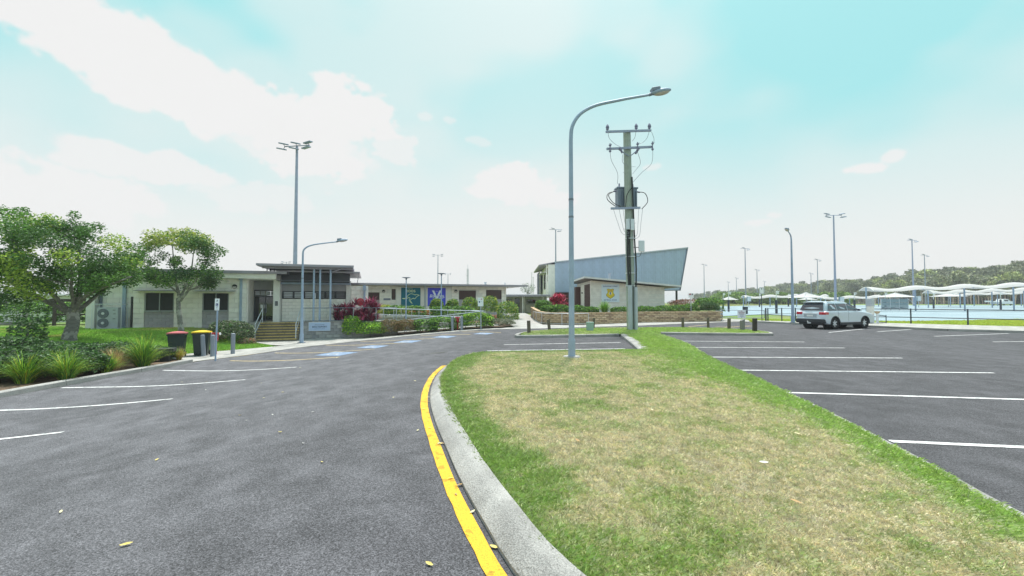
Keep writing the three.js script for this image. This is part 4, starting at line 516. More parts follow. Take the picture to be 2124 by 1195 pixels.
{
  const s = thing('entrance_steps', 'concrete entrance steps with yellow painted nosings below the glass doors', 'steps', [O1[0], 0, O1[1]], TURN); // seven risers
  for (let i = 0; i < 7; i++) { const y = -0.62 + (i + 1) * 0.148, z1 = 2.28 - i * 0.29; const st = part('step', [slab(1.2, 3.48, -0.85, y, z1 - 0.29 + 0.002, z1)], M.riser, s); part('nosing', [slab(1.2, 3.48, y - 0.05, y + 0.006, z1 - 0.05, z1 + 0.006)], M.nosing, st); }
  const rail = (n, x, l) => { const p = [[x, 0.42, 0.35], [x, 1.32, 0.35], [x, 1.36, 0.5], [x, 0.42, 2.2], [x, -0.4, 2.2]]; const h = thing(n, l, 'handrail', [O1[0], 0, O1[1]], TURN, 'handrails of the entrance steps'); part('rail', [bar([x, 1.3, 0.3], [x, 0.36, 2.25], 0.024), bar([x, 0.75, 0.38], [x, -0.1, 2.2], 0.018)], M.silver, h); part('post', [bar([x, 0.4, 0.34], [x, 1.3, 0.34], 0.022)], M.silver, h); part('post', [bar([x, -0.62, 2.2], [x, 0.37, 2.2], 0.022)], M.silver, h); };
  rail('step_handrail', 1.27, 'silver handrail on the left side of the entrance steps'); rail('step_handrail', 3.42, 'silver handrail on the right side of the entrance steps');
  const r = thing('landing_railing', 'thin metal railing on top of the grey sign wall', 'railing', [O1[0], 0, O1[1]], TURN); part('top_rail', [bar([3.55, 1.32, 1.02], [9.3, 1.32, 1.02], 0.024)], M.galvDark, r); part('bottom_rail', [bar([3.55, 0.52, 1.02], [9.3, 0.52, 1.02], 0.016)], M.galvDark, r); for (const x of [3.56, 3.75, 5.2, 6.6, 8.0, 9.28]) part('post', [bar([x, 0.46, 1.02], [x, 1.32, 1.02], 0.024)], M.galv, r);
  const g = thing('wall_sign', 'pale blue MULTISPORT sign on the grey retaining wall', 'sign', [...((q) => [q[0], 0, q[1]])(lx(O1, 4.62, 1.115))], TURN); part('board', [slab(-0.63, 0.63, -0.12, 0.43, 0, 0.03)], M.silver, g);
  part('print', [face(1.22, 0.51, 0, 0.155, 0.033)], printed(canvasTex(512, 214, (c, w, h) => { c.fillStyle = '#a9bcda'; c.fillRect(0, 0, w, h); c.fillStyle = '#33406b'; c.textAlign = 'center'; c.font = '30px sans-serif'; c.fillText('MAROOCHYDORE', w / 2, 72); c.font = 'bold 58px sans-serif'; c.fillStyle = '#121a3e'; c.fillText('MULTISPORT', w / 2, 134); c.font = '27px sans-serif'; c.fillStyle = '#4a5a86'; c.fillText('COMMUNITY CENTRE', w / 2, 176); })), g);
  const [rx, rz] = lx(O1, 7.0, 0.2), rs = thing('round_sign', 'round red sign on a post behind the purple cordyline', 'sign', [rx, 0.41, rz], TURN); part('disc', [new THREE.CylinderGeometry(0.26, 0.26, 0.05, 28).rotateX(Math.PI / 2).translate(0, 1.28, 0)], M.redSign, rs); part('emblem', [new THREE.TorusGeometry(0.13, 0.022, 8, 20, 4.4).translate(0, 1.28, 0.03)], M.binRed, rs); part('post', [bar([0, 0, -0.05], [0, 1.15, -0.05], 0.025)], M.galv, rs);
}
// air conditioner in its cage
{
  const [x, z] = lx(O1, -6.45, 0.28), a = thing('air_conditioner', 'grey twin fan air conditioner in a white mesh cage at the building corner', 'air conditioner', [x, 0.12, z], TURN);
  a.scale.setScalar(0.84); part('pad', [slab(-0.85, 0.85, -0.2, 0.06, -0.5, 0.42)], M.kerb, a); part('casing', [rbox(1.15, 1.42, 0.4, 0.02, -0.05, 0.79, 0)], M.galv, a);
  for (const y of [0.46, 1.1]) { part('fan_shroud', [new THREE.CylinderGeometry(0.3, 0.32, 0.05, 28).rotateX(Math.PI / 2).translate(-0.28, y, 0.21)], M.galvDark, a); part('fan_guard', [0.08, 0.15, 0.22, 0.29].map((r) => new THREE.TorusGeometry(r, 0.008, 6, 26).translate(-0.28, y, 0.245)), M.black, a); part('fan_hub', [new THREE.CylinderGeometry(0.085, 0.085, 0.04, 20).rotateX(Math.PI / 2).translate(-0.28, y, 0.25)], M.silver, a); }
  for (const [px, py] of [[0.24, 1.3], [0.27, 1.05], [0.25, 0.72]]) part('grip', [slab(px, px + 0.14, py, py + 0.035, 0.2, 0.215)], M.black, a);
  const f = []; for (const sx of [-0.8, 0.8]) for (const sz of [-0.44, 0.4]) f.push(bar([sx, 0.06, sz], [sx, 1.72, sz], 0.02)); for (const y of [0.08, 1.72]) { f.push(bar([-0.8, y, 0.4], [0.8, y, 0.4], 0.02), bar([-0.8, y, -0.44], [0.8, y, -0.44], 0.02), bar([-0.8, y, -0.44], [-0.8, y, 0.4], 0.02), bar([0.8, y, -0.44], [0.8, y, 0.4], 0.02)); } part('cage', f, M.silver, a);
  const m = []; for (let i = 1; i < 20; i++) m.push(bar([-0.8 + i * 0.08, 0.08, 0.4], [-0.8 + i * 0.08, 1.72, 0.4], 0.0022, 4)); for (let i = 1; i < 20; i++) m.push(bar([-0.8, 0.08 + i * 0.082, 0.4], [0.8, 0.08 + i * 0.082, 0.4], 0.0022, 4)); for (let i = 1; i < 10; i++) m.push(bar([0.8, 0.08, -0.44 + i * 0.084], [0.8, 1.72, -0.44 + i * 0.084], 0.0022, 4)); part('mesh', m, M.galv, a);
}
// clubhouse wing with banners
{
  const B = thing('clubhouse_wing', 'long single storey clubhouse wing with louvre windows behind the ramp', 'building', [O2[0], 0, O2[1]], TURN);
  part('wall_core', [slab(-3.5, 12.7, 0, 3.12, -7, -0.12)], M.mortar, B);
  blockWall(B, -3.5, 12.7, 0.4, 3.1, 0, 0.3, 0.6, [M.blockB, M.cream2, M.blockA, M.blockB], [[0, 1.62, 0.4, 2.62], [2.6, 2.92, 1.9, 2.8], [2.95, 7.7, 0.4, 3.1], [8.33, 9.86, 0.4, 2.72], [10.8, 12.25, 0.4, 2.8]], 0.12, 'block', 21);
  for (const [a, b, y0, y1] of [[0, 1.62, 1.88, 2.62], [8.33, 9.86, 1.93, 2.72], [10.8, 12.25, 1.98, 2.8]]) { louvreUnit(B, a, b, y0, y1, -0.02, 9); part('window_panel', [slab(a + 0.004, b - 0.004, 0.4, y0 - 0.01, -0.11, -0.05)], M.greyA, B); }
  louvreUnit(B, 2.6, 2.92, 1.9, 2.8, -0.02, 9);
  part('concrete_panel', [slab(2.96, 5.3, 0.4, 3.0, -0.11, 0.03)], M.cream2, B); part('concrete_panel', [slab(5.48, 7.68, 0.4, 3.0, -0.11, 0.03)], M.cream2, B); part('recess_strip', [slab(5.3, 5.48, 0.4, 3.1, -0.11, -0.06)], M.midGrey, B); downpipe(B, 5.39, 0.4, 3.12, -0.055, M.galv);
  wallLight(B, 1.95, 2.6, 0); wallLight(B, 8.05, 2.67, 0); part('wall_vent', [slab(1.95, 2.52, 1.86, 2.02, 0.003, 0.03)], M.galvDark, B); part('wall_vent', [slab(7.72, 8.2, 1.82, 1.98, 0.003, 0.03)], M.galvDark, B);
  part('roof', [slab(-4.2, 14.4, 3.13, 3.22, -7.5, 0.7)], M.roofPale, B); part('gutter', [slab(-4.25, 14.45, 3.1, 3.25, 0.703, 0.82)], M.roof, B); part('eave_lining', [slab(-4.2, 14.4, 3.105, 3.128, 0.003, 0.69)], M.midGrey, B);
  for (const [x, z] of [[11.2, -2], [11.35, -2.2], [13.5, -3]]) part('roof_vent', [cyl(0.05, 0.05, 0.32, x, 3.22, z, 8), cyl(0.09, 0.09, 0.06, x, 3.54, z, 8)], M.galv, B);
  const bn = (x0, x1, y0, y1, label, draw) => { const [x, z] = lx(O2, (x0 + x1) / 2, 0.036), b = thing('banner', label, 'banner', [x, y0, z], TURN); part('cloth', [slab((x0 - x1) / 2, (x1 - x0) / 2, 0, y1 - y0, 0, 0.012)], M.midGrey, b); part('print', [face(x1 - x0, y1 - y0, 0, (y1 - y0) / 2, 0.0145)], printed(canvasTex(512, 512, draw), 0.75), b); };
  bn(3.37, 4.99, 1.35, 2.93, 'teal banner with ROOS lettering and pale kangaroo outline', (c, w, h) => {
    c.fillStyle = '#146a80'; c.fillRect(0, 0, w, h); c.fillStyle = '#dfe9c0'; c.font = 'bold 96px sans-serif'; c.textAlign = 'center'; c.fillText('ROOS', w * 0.49, 128); c.fillRect(w * 0.34, 24, w * 0.26, 6);
    c.strokeStyle = '#dcebb4'; c.lineWidth = 12; c.lineJoin = 'round'; c.lineCap = 'round'; c.beginPath(); c.moveTo(38, 298); c.quadraticCurveTo(110, 300, 150, 268); c.quadraticCurveTo(190, 175, 270, 168); c.quadraticCurveTo(330, 176, 372, 205); c.lineTo(388, 184); c.lineTo(482, 206); c.lineTo(440, 228); c.quadraticCurveTo(400, 250, 376, 296); c.lineTo(344, 312); c.lineTo(330, 286); c.lineTo(268, 320); c.quadraticCurveTo(240, 340, 250, 370); c.lineTo(292, 436); c.quadraticCurveTo(240, 400, 214, 350); c.quadraticCurveTo(214, 320, 238, 296); c.quadraticCurveTo(228, 262, 192, 274); c.quadraticCurveTo(160, 306, 110, 312); c.quadraticCurveTo(70, 312, 38, 298); c.stroke();
  });
  bn(5.6, 7.15, 1.35, 2.93, 'violet blue banner with large white V and script lettering', (c, w, h) => {
    c.fillStyle = '#4a52d8'; c.fillRect(0, 0, w, h); c.fillStyle = '#e4edff'; c.beginPath(); c.moveTo(118, 70); c.lineTo(182, 70); c.lineTo(256, 240); c.lineTo(330, 70); c.lineTo(394, 70); c.lineTo(286, 300); c.lineTo(226, 300); c.closePath(); c.fill();
    c.font = '34px sans-serif'; c.textAlign = 'center'; c.fillStyle = '#d9d2f6'; c.fillText('RFM', w / 2, 112); c.font = 'italic bold 118px serif'; c.fillStyle = '#eef4ff'; c.strokeStyle = '#3a3fb8'; c.lineWidth = 8; c.strokeText('Rovers', w / 2 - 6, 268); c.fillText('Rovers', w / 2 - 6, 268); c.strokeStyle = '#eef4ff'; c.lineWidth = 10; c.beginPath(); c.moveTo(300, 288); c.quadraticCurveTo(430, 312, 484, 250); c.stroke();
  });
}
// zigzag ramp with galvanised rails
{
  const ramp = thing('access_ramp', 'concrete zigzag access ramp through the garden', 'ramp', [0, 0, 0]);
  const deck = (a, b, ya, yb, w) => { const dx = b[0] - a[0], dz = b[1] - a[1], l = Math.hypot(dx, dz), nx = (-dz / l) * w / 2, nz = (dx / l) * w / 2, P = [[a[0] + nx, ya, a[1] + nz], [b[0] + nx, yb, b[1] + nz], [b[0] - nx, yb, b[1] - nz], [a[0] - nx, ya, a[1] - nz]], g = new THREE.BufferGeometry(), v = []; const q = (A, B2, C, D2) => v.push(...A, ...B2, ...C, ...A, ...C, ...D2), low = P.map(([x, y, z]) => [x, -0.7, z]); q(...P); for (let i = 0; i < 4; i++) q(P[i], low[i], low[(i + 1) % 4], P[(i + 1) % 4]); g.setAttribute('position', new THREE.Float32BufferAttribute(v, 3)); g.computeVertexNormals(); return g; };
  part('upper_run', [deck([-9.3, -31.9], [-2.0, -31.9], 0.38, 0.12, 1.2)], M.path, ramp); part('lower_run', [deck([-8.2, -30.3], [-2.0, -30.3], -0.38, 0.1, 1.2)], M.path, ramp); part('turning_slab', [slab(-2.0, -0.9, -0.5, 0.11, -32.5, -29.7)], M.path, ramp);
  const railing = (label, pts, mids, n) => { const r = thing('ramp_railing', label, 'railing', [0, 0, 0], 0, 'galvanised rails of the access ramp'); part('top_rail', [tube(pts, 0.028, 8, 24)], M.galv, r); part('lower_rail', [tube(pts.map(([x, y, z]) => [x, y - mids, z]), 0.018, 7, 24)], M.galv, r); const c = new THREE.CatmullRomCurve3(pts.map((p) => V(...p)), false, 'centripetal'); for (let i = 0; i <= n; i++) { const p = c.getPointAt(i / n); part('post', [bar([p.x, p.y - 0.98, p.z], [p.x, p.y, p.z], 0.02)], M.galv, r); } };
  railing('long ramp rail behind, falling gently to the right', [[-9.6, 1.26, -31.3], [-6, 1.16, -31.3], [-2.0, 1.05, -31.3]], 0.45, 6);
  railing('front ramp rail rising from the brown shrubs to the corner', [[-8.2, 0.36, -29.72], [-5.6, 0.66, -29.72], [-2.1, 1.06, -29.72]], 0.48, 6);
  railing('rear ramp rail in front of the dark hedges', [[-9.4, 1.24, -32.46], [-6, 1.14, -32.46], [-1.6, 1.04, -32.46]], 0.45, 6);
}
// walkway roof and low block between the buildings
{
  const b = thing('covered_walkway', 'white posted covered walkway between the two buildings', 'walkway', [0, 0, -52]);
  part('roof', [slab(-5, 4.4, 2.45, 2.6, -5, 1.0)], M.roofPale, b); part('gutter', [slab(-5, 4.4, 2.36, 2.56, 1.003, 1.12)], M.roof, b); part('rear_wall', [slab(-5, 4.4, 0.2, 2.44, -5.2, -4.6)], M.cream2, b);
  for (const [x, z] of [[1.25, 0.8], [1.5, -1.2], [-1.2, 0.8], [3.6, 0.8]]) part('post', [cyl(0.06, 0.06, 2.1, x, 0.35, z, 12)], M.cream, b);
  for (const [x0, x1, y0, y1] of [[-0.9, -0.1, 1.2, 2.1], [0.35, 0.95, 0.45, 2.2], [1.9, 3.0, 1.55, 2.05], [-2.6, -1.4, 1.2, 2.1]]) windowUnit(b, x0, x1, y0, y1, -4.55, 1);
  part('counter', [slab(1.7, 3.2, 0.4, 1.35, -3.6, -3.1)], M.cream, b);
}
// netball clubhouse
{
  const B = thing('netball_clubhouse', 'pale boarded clubhouse with brown slat screen and low sloping roof', 'building', [7.7, 0, -43]);
  const W = 7.1, top = (x) => lerp(3.82, 3.12, x / W), rows = 14, y0 = 0.7;
  part('wall_core', [extr([[0, y0], [W, y0], [W, top(W)], [0, top(0)]], 9.4).translate(0, 0, -9.5)], M.mortar, B);
  for (let i = 0; i < rows; i++) { const a = y0 + (i * 3.12) / rows, b = y0 + ((i + 1) * 3.12) / rows, x1 = Math.min(W, b > 3.1 ? ((3.82 - b) / 0.7) * W : W); if (x1 < 0.3) continue; const seams = i % 2 ? [0, x1 * 0.35, x1 * 0.78, x1] : [0, x1 * 0.55, x1]; for (let k = 0; k < seams.length - 1; k++) part('wall_board', [slab(seams[k] + 0.006, seams[k + 1] - 0.006, a + 0.005, b - 0.006, -0.1, 0.0 + 0.004 * hash2(i, k, 2))], [M.blockC, M.blockA, M.cream][(i * 3 + k) % 3], B); }
  part('wall_top_strip', [extr([[0, 3.1], [W, 3.06], [W, top(W)], [0, top(0)]], 0.08).translate(0, 0, -0.095)], M.blockA, B);
  const skirt = 0.22; part('roof', [(() => { const g = extr([[-0.75, 3.98], [W + 1.3, 3.12], [W + 1.3, 3.24], [-0.75, 4.1]], 11.2); return g.translate(0, 0, -10.4); })()], M.roof, B); part('roof_fascia', [(() => { const g = extr([[-0.78, 3.99], [W + 1.34, 3.13], [W + 1.34, 3.29], [-0.78, 4.16]], 0.06); return g.translate(0, 0, 0.803); })()], M.roofPale, B);
  part('roof_fascia', [slab(-0.85, -0.77, 3.98, 4.16, -10.4, 0.8)], M.roofPale, B);
  // side wall going back on the left: slat screen, pale panel, porch
  const sc = part('slat_screen', [slab(-0.06, -0.001, 0.7, 3.5, -3.6, -0.5)], M.louvreBack, B); for (let i = 0; i < 20; i++) part('slat', [slab(-0.11, -0.065, 0.72 + i * 0.14, 0.82 + i * 0.14, -3.62, -0.48)], M.slat, sc);
  part('corner_board', [slab(-0.05, -0.001, 0.7, 3.75, -0.49, 0.005)], M.blockC, B); part('side_panel', [slab(-0.08, -0.001, 0.7, 3.55, -6.2, -3.63)], M.cream, B); part('porch_wall', [slab(-0.6, -0.001, 0.7, 3.4, -9.3, -6.3)], M.slat, B); part('porch_downpipe', [slab(-0.75, -0.65, 0.7, 3.6, -7.2, -7.1)], M.cream, B);
  part('side_light', [rbox(0.1, 0.16, 0.22, 0.02, -0.14, 2.7, -4.9)], M.black, B);
  part('flue', [cyl(0.1, 0.1, 0.85, 2.2, 3.7, -2, 12), cyl(0.1, 0.16, 0.1, 2.24, 4.52, -2, 12)], M.galv, B);
  const sg = thing('shield_sign', 'white sign with yellow shield emblem on the netball clubhouse', 'sign', [9.53, 1.7, -42.985]); part('board', [slab(-0.87, 0.87, 0, 1.74, 0, 0.03)], M.paper, sg);
  part('print', [face(1.72, 1.72, 0, 0.87, 0.033)], printed(canvasTex(512, 512, (c, w, h) => {
    c.fillStyle = '#dcebf6'; c.fillRect(0, 0, w, h); c.fillStyle = '#3e4f9c'; c.textAlign = 'center'; c.font = 'bold 50px sans-serif'; c.fillText('SUNSHINE COAST', w / 2, 78); c.fillText('NETBALL ASSOC', w / 2, 470);
    const sh = (k) => { c.beginPath(); const P = [[-95, -125], [-40, -130], [0, -118], [40, -130], [95, -125], [100, -95], [84, -60], [86, -10], [122, 30], [118, 80], [60, 125], [0, 160], [-60, 125], [-118, 80], [-122, 30], [-86, -10], [-84, -60], [-100, -95]]; P.forEach(([x, y], i) => (i ? c.lineTo : c.moveTo).call(c, w / 2 + x * k, 258 + y * k)); c.closePath(); c.fill(); };
    c.fillStyle = '#5c5a1c'; sh(1); c.fillStyle = '#e8cf2e'; sh(0.92); c.fillStyle = '#d8b84a'; c.fillRect(w / 2 - 60, 160, 120, 60); c.fillStyle = '#f4ecc0'; c.beginPath(); c.arc(w / 2, 262, 44, 0, 7); c.fill(); c.fillStyle = '#2f6aa8'; c.beginPath(); c.ellipse(w / 2 - 2, 252, 20, 28, 0, 0, 7); c.fill(); c.fillRect(w / 2 - 12, 276, 10, 34); c.fillRect(w / 2 + 4, 276, 9, 30);
  })), sg);
}
// blue clad hall behind it
{
  const B = thing('blue_hall', 'tall blue metal clad hall with slanting end behind the clubhouse', 'building', [0, 0, -56]);
  const xl = 5.45, prof = [[xl, 3.0], [21.25, 3.28], [22.23, 8.55], [xl, 6.72]];
  part('hall_body', [extr(prof, 13.4).translate(0, 0, -13.55)], M.cladBlue, B);
  const slope = (x) => lerp(6.72, 8.55, (x - xl) / (22.23 - xl)), low = (x) => lerp(3.0, 3.28, (x - xl) / (21.25 - xl));
  for (let i = 0; i < 56; i++) { const x0 = xl + 0.02 + i * 0.296, x1 = x0 + 0.26; if (x1 > 22.2) break; const lean = 0.98 / 5.27, cut = (x) => (x > 21.25 ? 3.28 + (x - 21.25) / lean : low(x)); if (x1 > 21.25 && cut(x1) > slope(x1) - 0.1) break; part('cladding_sheet', [extr([[x0, cut(x0)], [x1, cut(x1)], [x1, slope(x1) - 0.02], [x0, slope(x0) - 0.02]], 0.03).translate(0, 0, -0.13)], M.cladBlue, B); }
  part('roof_edge', [extr([[xl - 0.1, 6.7], [22.3, 8.54], [22.3, 8.68], [xl - 0.1, 6.84]], 14.2).translate(0, 0, -14.1)], M.galv, B); part('end_trim', [extr([[21.2, 3.2], [21.32, 3.2], [22.32, 8.55], [22.2, 8.55]], 0.1).translate(0, 0, -0.1)], M.galvDark, B); part('bottom_trim', [extr([[xl, 2.9], [21.3, 3.17], [21.3, 3.27], [xl, 3.0]], 0.12).translate(0, 0, -0.12)], M.galvDark, B);
  part('prop_post', [cyl(0.13, 0.13, 2.6, 21.0, 0.7, -0.6, 10)], M.black, B); part('brick_base', [slab(5.7, 16, 0.3, 2.95, -12, -0.8)], M.redBrick, B);
  // end wall facing the walkway, going back
  part('end_wall', [slab(4.6, 5.44, 2.4, 6.5, -13.4, -0.1)], M.cream, B); const wn = part('end_window', [slab(4.56, 4.598, 3.5, 5.6, -7.6, -3.0)], M.frame, B); for (let i = 0; i < 3; i++) for (let k = 0; k < 2; k++) part('pane', [slab(4.545, 4.557, 3.6 + k * 1.02, 4.52 + k * 1.02, -7.5 + i * 1.5, -6.15 + i * 1.5)], M.glass, wn); part('narrow_window', [slab(4.56, 4.598, 4.4, 6.1, -2.0, -1.2)], M.glass, B); part('sun_hood', [slab(3.9, 4.6, 5.65, 5.72, -7.9, -2.8)], M.roofPale, B);
  part('end_roof', [(() => { const g = extr([[3.5, 6.35], [5.5, 6.72], [5.5, 6.84], [3.4, 6.45]], 14.0); return g.translate(0, 0, -14.05); })()], M.roof, B); part('navy_screen', [slab(4.0, 4.12, 2.75, 6.2, -14.4, -10.2), slab(4.0, 5.4, 2.75, 6.2, -14.5, -14.2)], M.navy, B); part('end_downpipe', [slab(4.35, 4.45, 0.6, 6.5, -0.6, -0.5)], M.cream, B); part('end_downpipe', [slab(4.1, 4.2, 0.6, 6.3, -9.8, -9.7)], M.cream, B); part('screen_prop', [cyl(0.08, 0.08, 2.3, 4.06, 0.45, -11, 8)], M.black, B);
}
// brick planter: 300 split faced blocks laid along its curved front
{
  const B = thing('brick_planter', 'curved retaining planter of split tan bricks before the netball clubhouse', 'planter', [0, 0, 0]);
  const c = new THREE.CatmullRomCurve3([[1.85, -43], [2.2, -36.5], [2.7, -33.9], [4.3, -32.8], [7, -34.2], [9.4, -36.0], [14, -37.8], [18.3, -38.9]].map(([x, z]) => V(x, 0, z)), false, 'centripetal'), L = c.getLength(), rows = 6, rh = 0.142, bl = L / 50, geos = [0, 1, 2].map((i) => { const g = new THREE.BoxGeometry(bl - 0.034, rh - 0.03, 0.2, 2, 1, 1), p = g.attributes.position; for (let k = 0; k < p.count; k++) if (p.getZ(k) > 0 && Math.abs(p.getX(k)) < 0.01) p.setZ(k, p.getZ(k) + 0.012 + 0.012 * i); g.computeVertexNormals(); return metresUV(g); });
  const bm = [M.brickA, M.brickB, M.brickC, M.brickA, M.brickD];
  const core = c.getSpacedPoints(60).map((p) => [p.x, p.z]); part('wall_core', [sweep(core, [[-0.06, -0.06], [-0.06, 0.82], [-0.24, 0.82], [-0.24, -0.06]].map(([s, h]) => [s, h]))], M.brickJoint, B);
  for (let r = 0; r < rows; r++) for (let i = 0; i < 50; i++) { const u = clamp((i + 0.5 + (r % 2 ? 0.5 : 0)) / 50, 0, 0.998), p = c.getPointAt(u), t = c.getTangentAt(u), o = new THREE.Mesh(geos[(hash2(i, r, 5) * 3) | 0], bm[(hash2(i, r, 9) * bm.length) | 0]); o.name = 'brick'; o.castShadow = o.receiveShadow = true; const nx = -t.z, nz = t.x; o.position.set(p.x + nx * (-0.08 + 0.015 * hash2(i, r, 3)) , terrain(p.x, p.z) + 0.02 + (r + 0.5) * rh, p.z + nz * (-0.08)); o.rotation.y = Math.atan2(-t.z, t.x); B.add(o); }
  part('capping', [sweep(core, [[0.06, 0.86], [0.06, 0.905], [-0.26, 0.905], [-0.26, 0.86]])], M.brickB, B);
  struct('planter_soil', sheet([...core.map(([x, z]) => [x + 0.02, z - 0.12]), [19.2, -42], [21, -47], [5, -50], [2, -46]], 0, 1, undefined, () => 0.74), M.soil);
  const rl = thing('planter_rail', 'low steel rail along the curved end of the brick planter', 'railing', [0, 0, 0]); const pts = core.slice(8, 30).map(([x, z], i, a) => [x - 0.12 + 0.0 * i, 0, z + 0.2]); part('rail', [tube(pts.map(([x, , z]) => [x, 0.86, z]), 0.02, 6, 40), tube(pts.map(([x, , z]) => [x, 0.1, z]), 0.015, 6, 40)], M.silver, rl); for (const k of [0, 5, 11, 16, 21]) part('post', [bar([pts[k][0], 0, pts[k][2]], [pts[k][0], 0.86, pts[k][2]], 0.018)], M.silver, rl);
}
// things at the far left: shed, pergola
{
  const s = thing('white_shed', 'plain white shed at the far left edge', 'shed', [-36.8, 0, -32]); part('wall', [slab(-2.4, 2.0, -0.3, 2.2, -4, 0)], M.cream2, s); part('roof', [slab(-2.7, 2.3, 2.2, 2.3, -4.3, 0.4)], M.roofPale, s); part('window', [slab(-0.4, 0.4, 1.0, 1.8, 0.003, 0.03)], M.glass, s); part('step', [slab(-2.4, 2.6, -0.3, 0.28, 0.003, 0.9)], M.kerb, s);
  const p = thing('timber_pergola', 'dark timber pergola in front of the hedge behind the large tree', 'pergola', [-28.2, 0.1, -29.6]); for (const x of [-2.3, 0, 2.0, 4.0]) part('post', [slab(x - 0.07, x + 0.07, -0.3, 1.62, -0.07, 0.07)], M.timberDark, p); part('beam', [slab(-2.6, 4.4, 1.62, 1.8, -0.06, 0.06)], M.timberDark, p); part('lower_rail', [slab(-2.2, 4.0, 0.7, 0.82, -0.04, 0.04)], M.timberDark, p); part('panel', [slab(0.1, 4.0, -0.2, 0.7, -0.03, 0.03)], M.timberDark, p);
  const h = thing('pale_roof_house', 'pale roofed low building behind the pergola', 'building', [-31, 0, -38]); part('wall', [slab(-4, 6, 0, 2.2, -5, 0)], M.cream2, h); part('roof', [slab(-4.5, 6.5, 2.2, 2.4, -5.4, 0.6)], M.roofPale, h); part('upper_wall', [slab(1.5, 3.6, 2.4, 3.8, -4, -1)], M.cream, h);
}

// ---------------------------------------------------------------- street lamps and power pole
function streetLamp(label, pos, turn, H, reach, rise, r0, r1, footing) { // arm runs along local +x
  const t = thing('street_lamp', label, 'street lamp', pos, turn, 'bent arm street lamps');
  const k = H / 6; part('pole', [limb([[0, -0.05, 0], [0, H * 0.5, 0], [0, H, 0]], r0, r1, 16, 10), cyl(r0 * 1.15, r0 * 1.15, 0.5, 0, 0, 0, 16)], M.steelBlue, t);
  part('arm', [limb([[0, H - 0.02, 0], [0.016 * reach, H + 0.27 * rise, 0], [0.1 * reach, H + 0.52 * rise, 0], [0.27 * reach, H + 0.71 * rise, 0], [reach * 0.6, H + rise * 0.86, 0], [reach, H + rise, 0]], r1, r1 * 0.62, 12, 28)], M.steelBlue, t);
  const a = Math.atan2(rise * 0.35, reach), hd = part('lantern', [(() => { const g = new THREE.SphereGeometry(0.5, 18, 12); g.scale(0.62, 0.15, 0.26); return g.rotateZ(a).translate(reach + 0.28, H + rise + 0.09, 0); })()], M.steelBlue, t);
  part('control_gear', [rbox(0.24, 0.1, 0.2, 0.02).rotateZ(a).translate(reach + 0.13, H + rise + 0.14, 0)], M.transformer, hd); part('lens', [(() => { const g = new THREE.SphereGeometry(0.5, 16, 10, 0, 6.283, Math.PI / 2, Math.PI / 2); g.scale(0.5, 0.17, 0.22); return g.rotateZ(a).translate(reach + 0.3, H + rise + 0.075, 0); })()], M.lens, hd); part('spigot', [bar([reach - 0.05, H + rise - 0.01, 0], [reach + 0.12, H + rise + 0.05, 0], 0.045)], M.galvDark, hd);
  part('band', [cyl(r1 * 1.25, r1 * 1.25, 0.05, 0, H * 0.72, 0, 14)], M.galvDark, t); part('band', [cyl(r1 * 1.25, r1 * 1.25, 0.05, 0, H * 0.64, 0, 14)], M.galvDark, t);
  if (footing) part('footing', [cyl(0.3, 0.22, 0.13, 0, -0.06, 0, 20)], M.kerb, t); else part('base_plate', [slab(-0.17, 0.17, -0.03, 0.03, -0.17, 0.17)], M.galvDark, t);
  return t;
}
streetLamp('nearest street lamp standing on the grass traffic island', [1.61, islandH(1.61, -12), -12], 0.06, 5.95, 2.25, 1.33, 0.085, 0.055, true);
streetLamp('street lamp standing at the foot of the entrance steps', [-11.8, -0.6, -24.95], 0.12, 5.0, 1.85, 0.72, 0.095, 0.05, false);
streetLamp('street lamp behind the silver car with arm pointing left', [21.5, 0.12, -34], -2.4, 6.2, 0.75, 0.75, 0.12, 0.06, false);
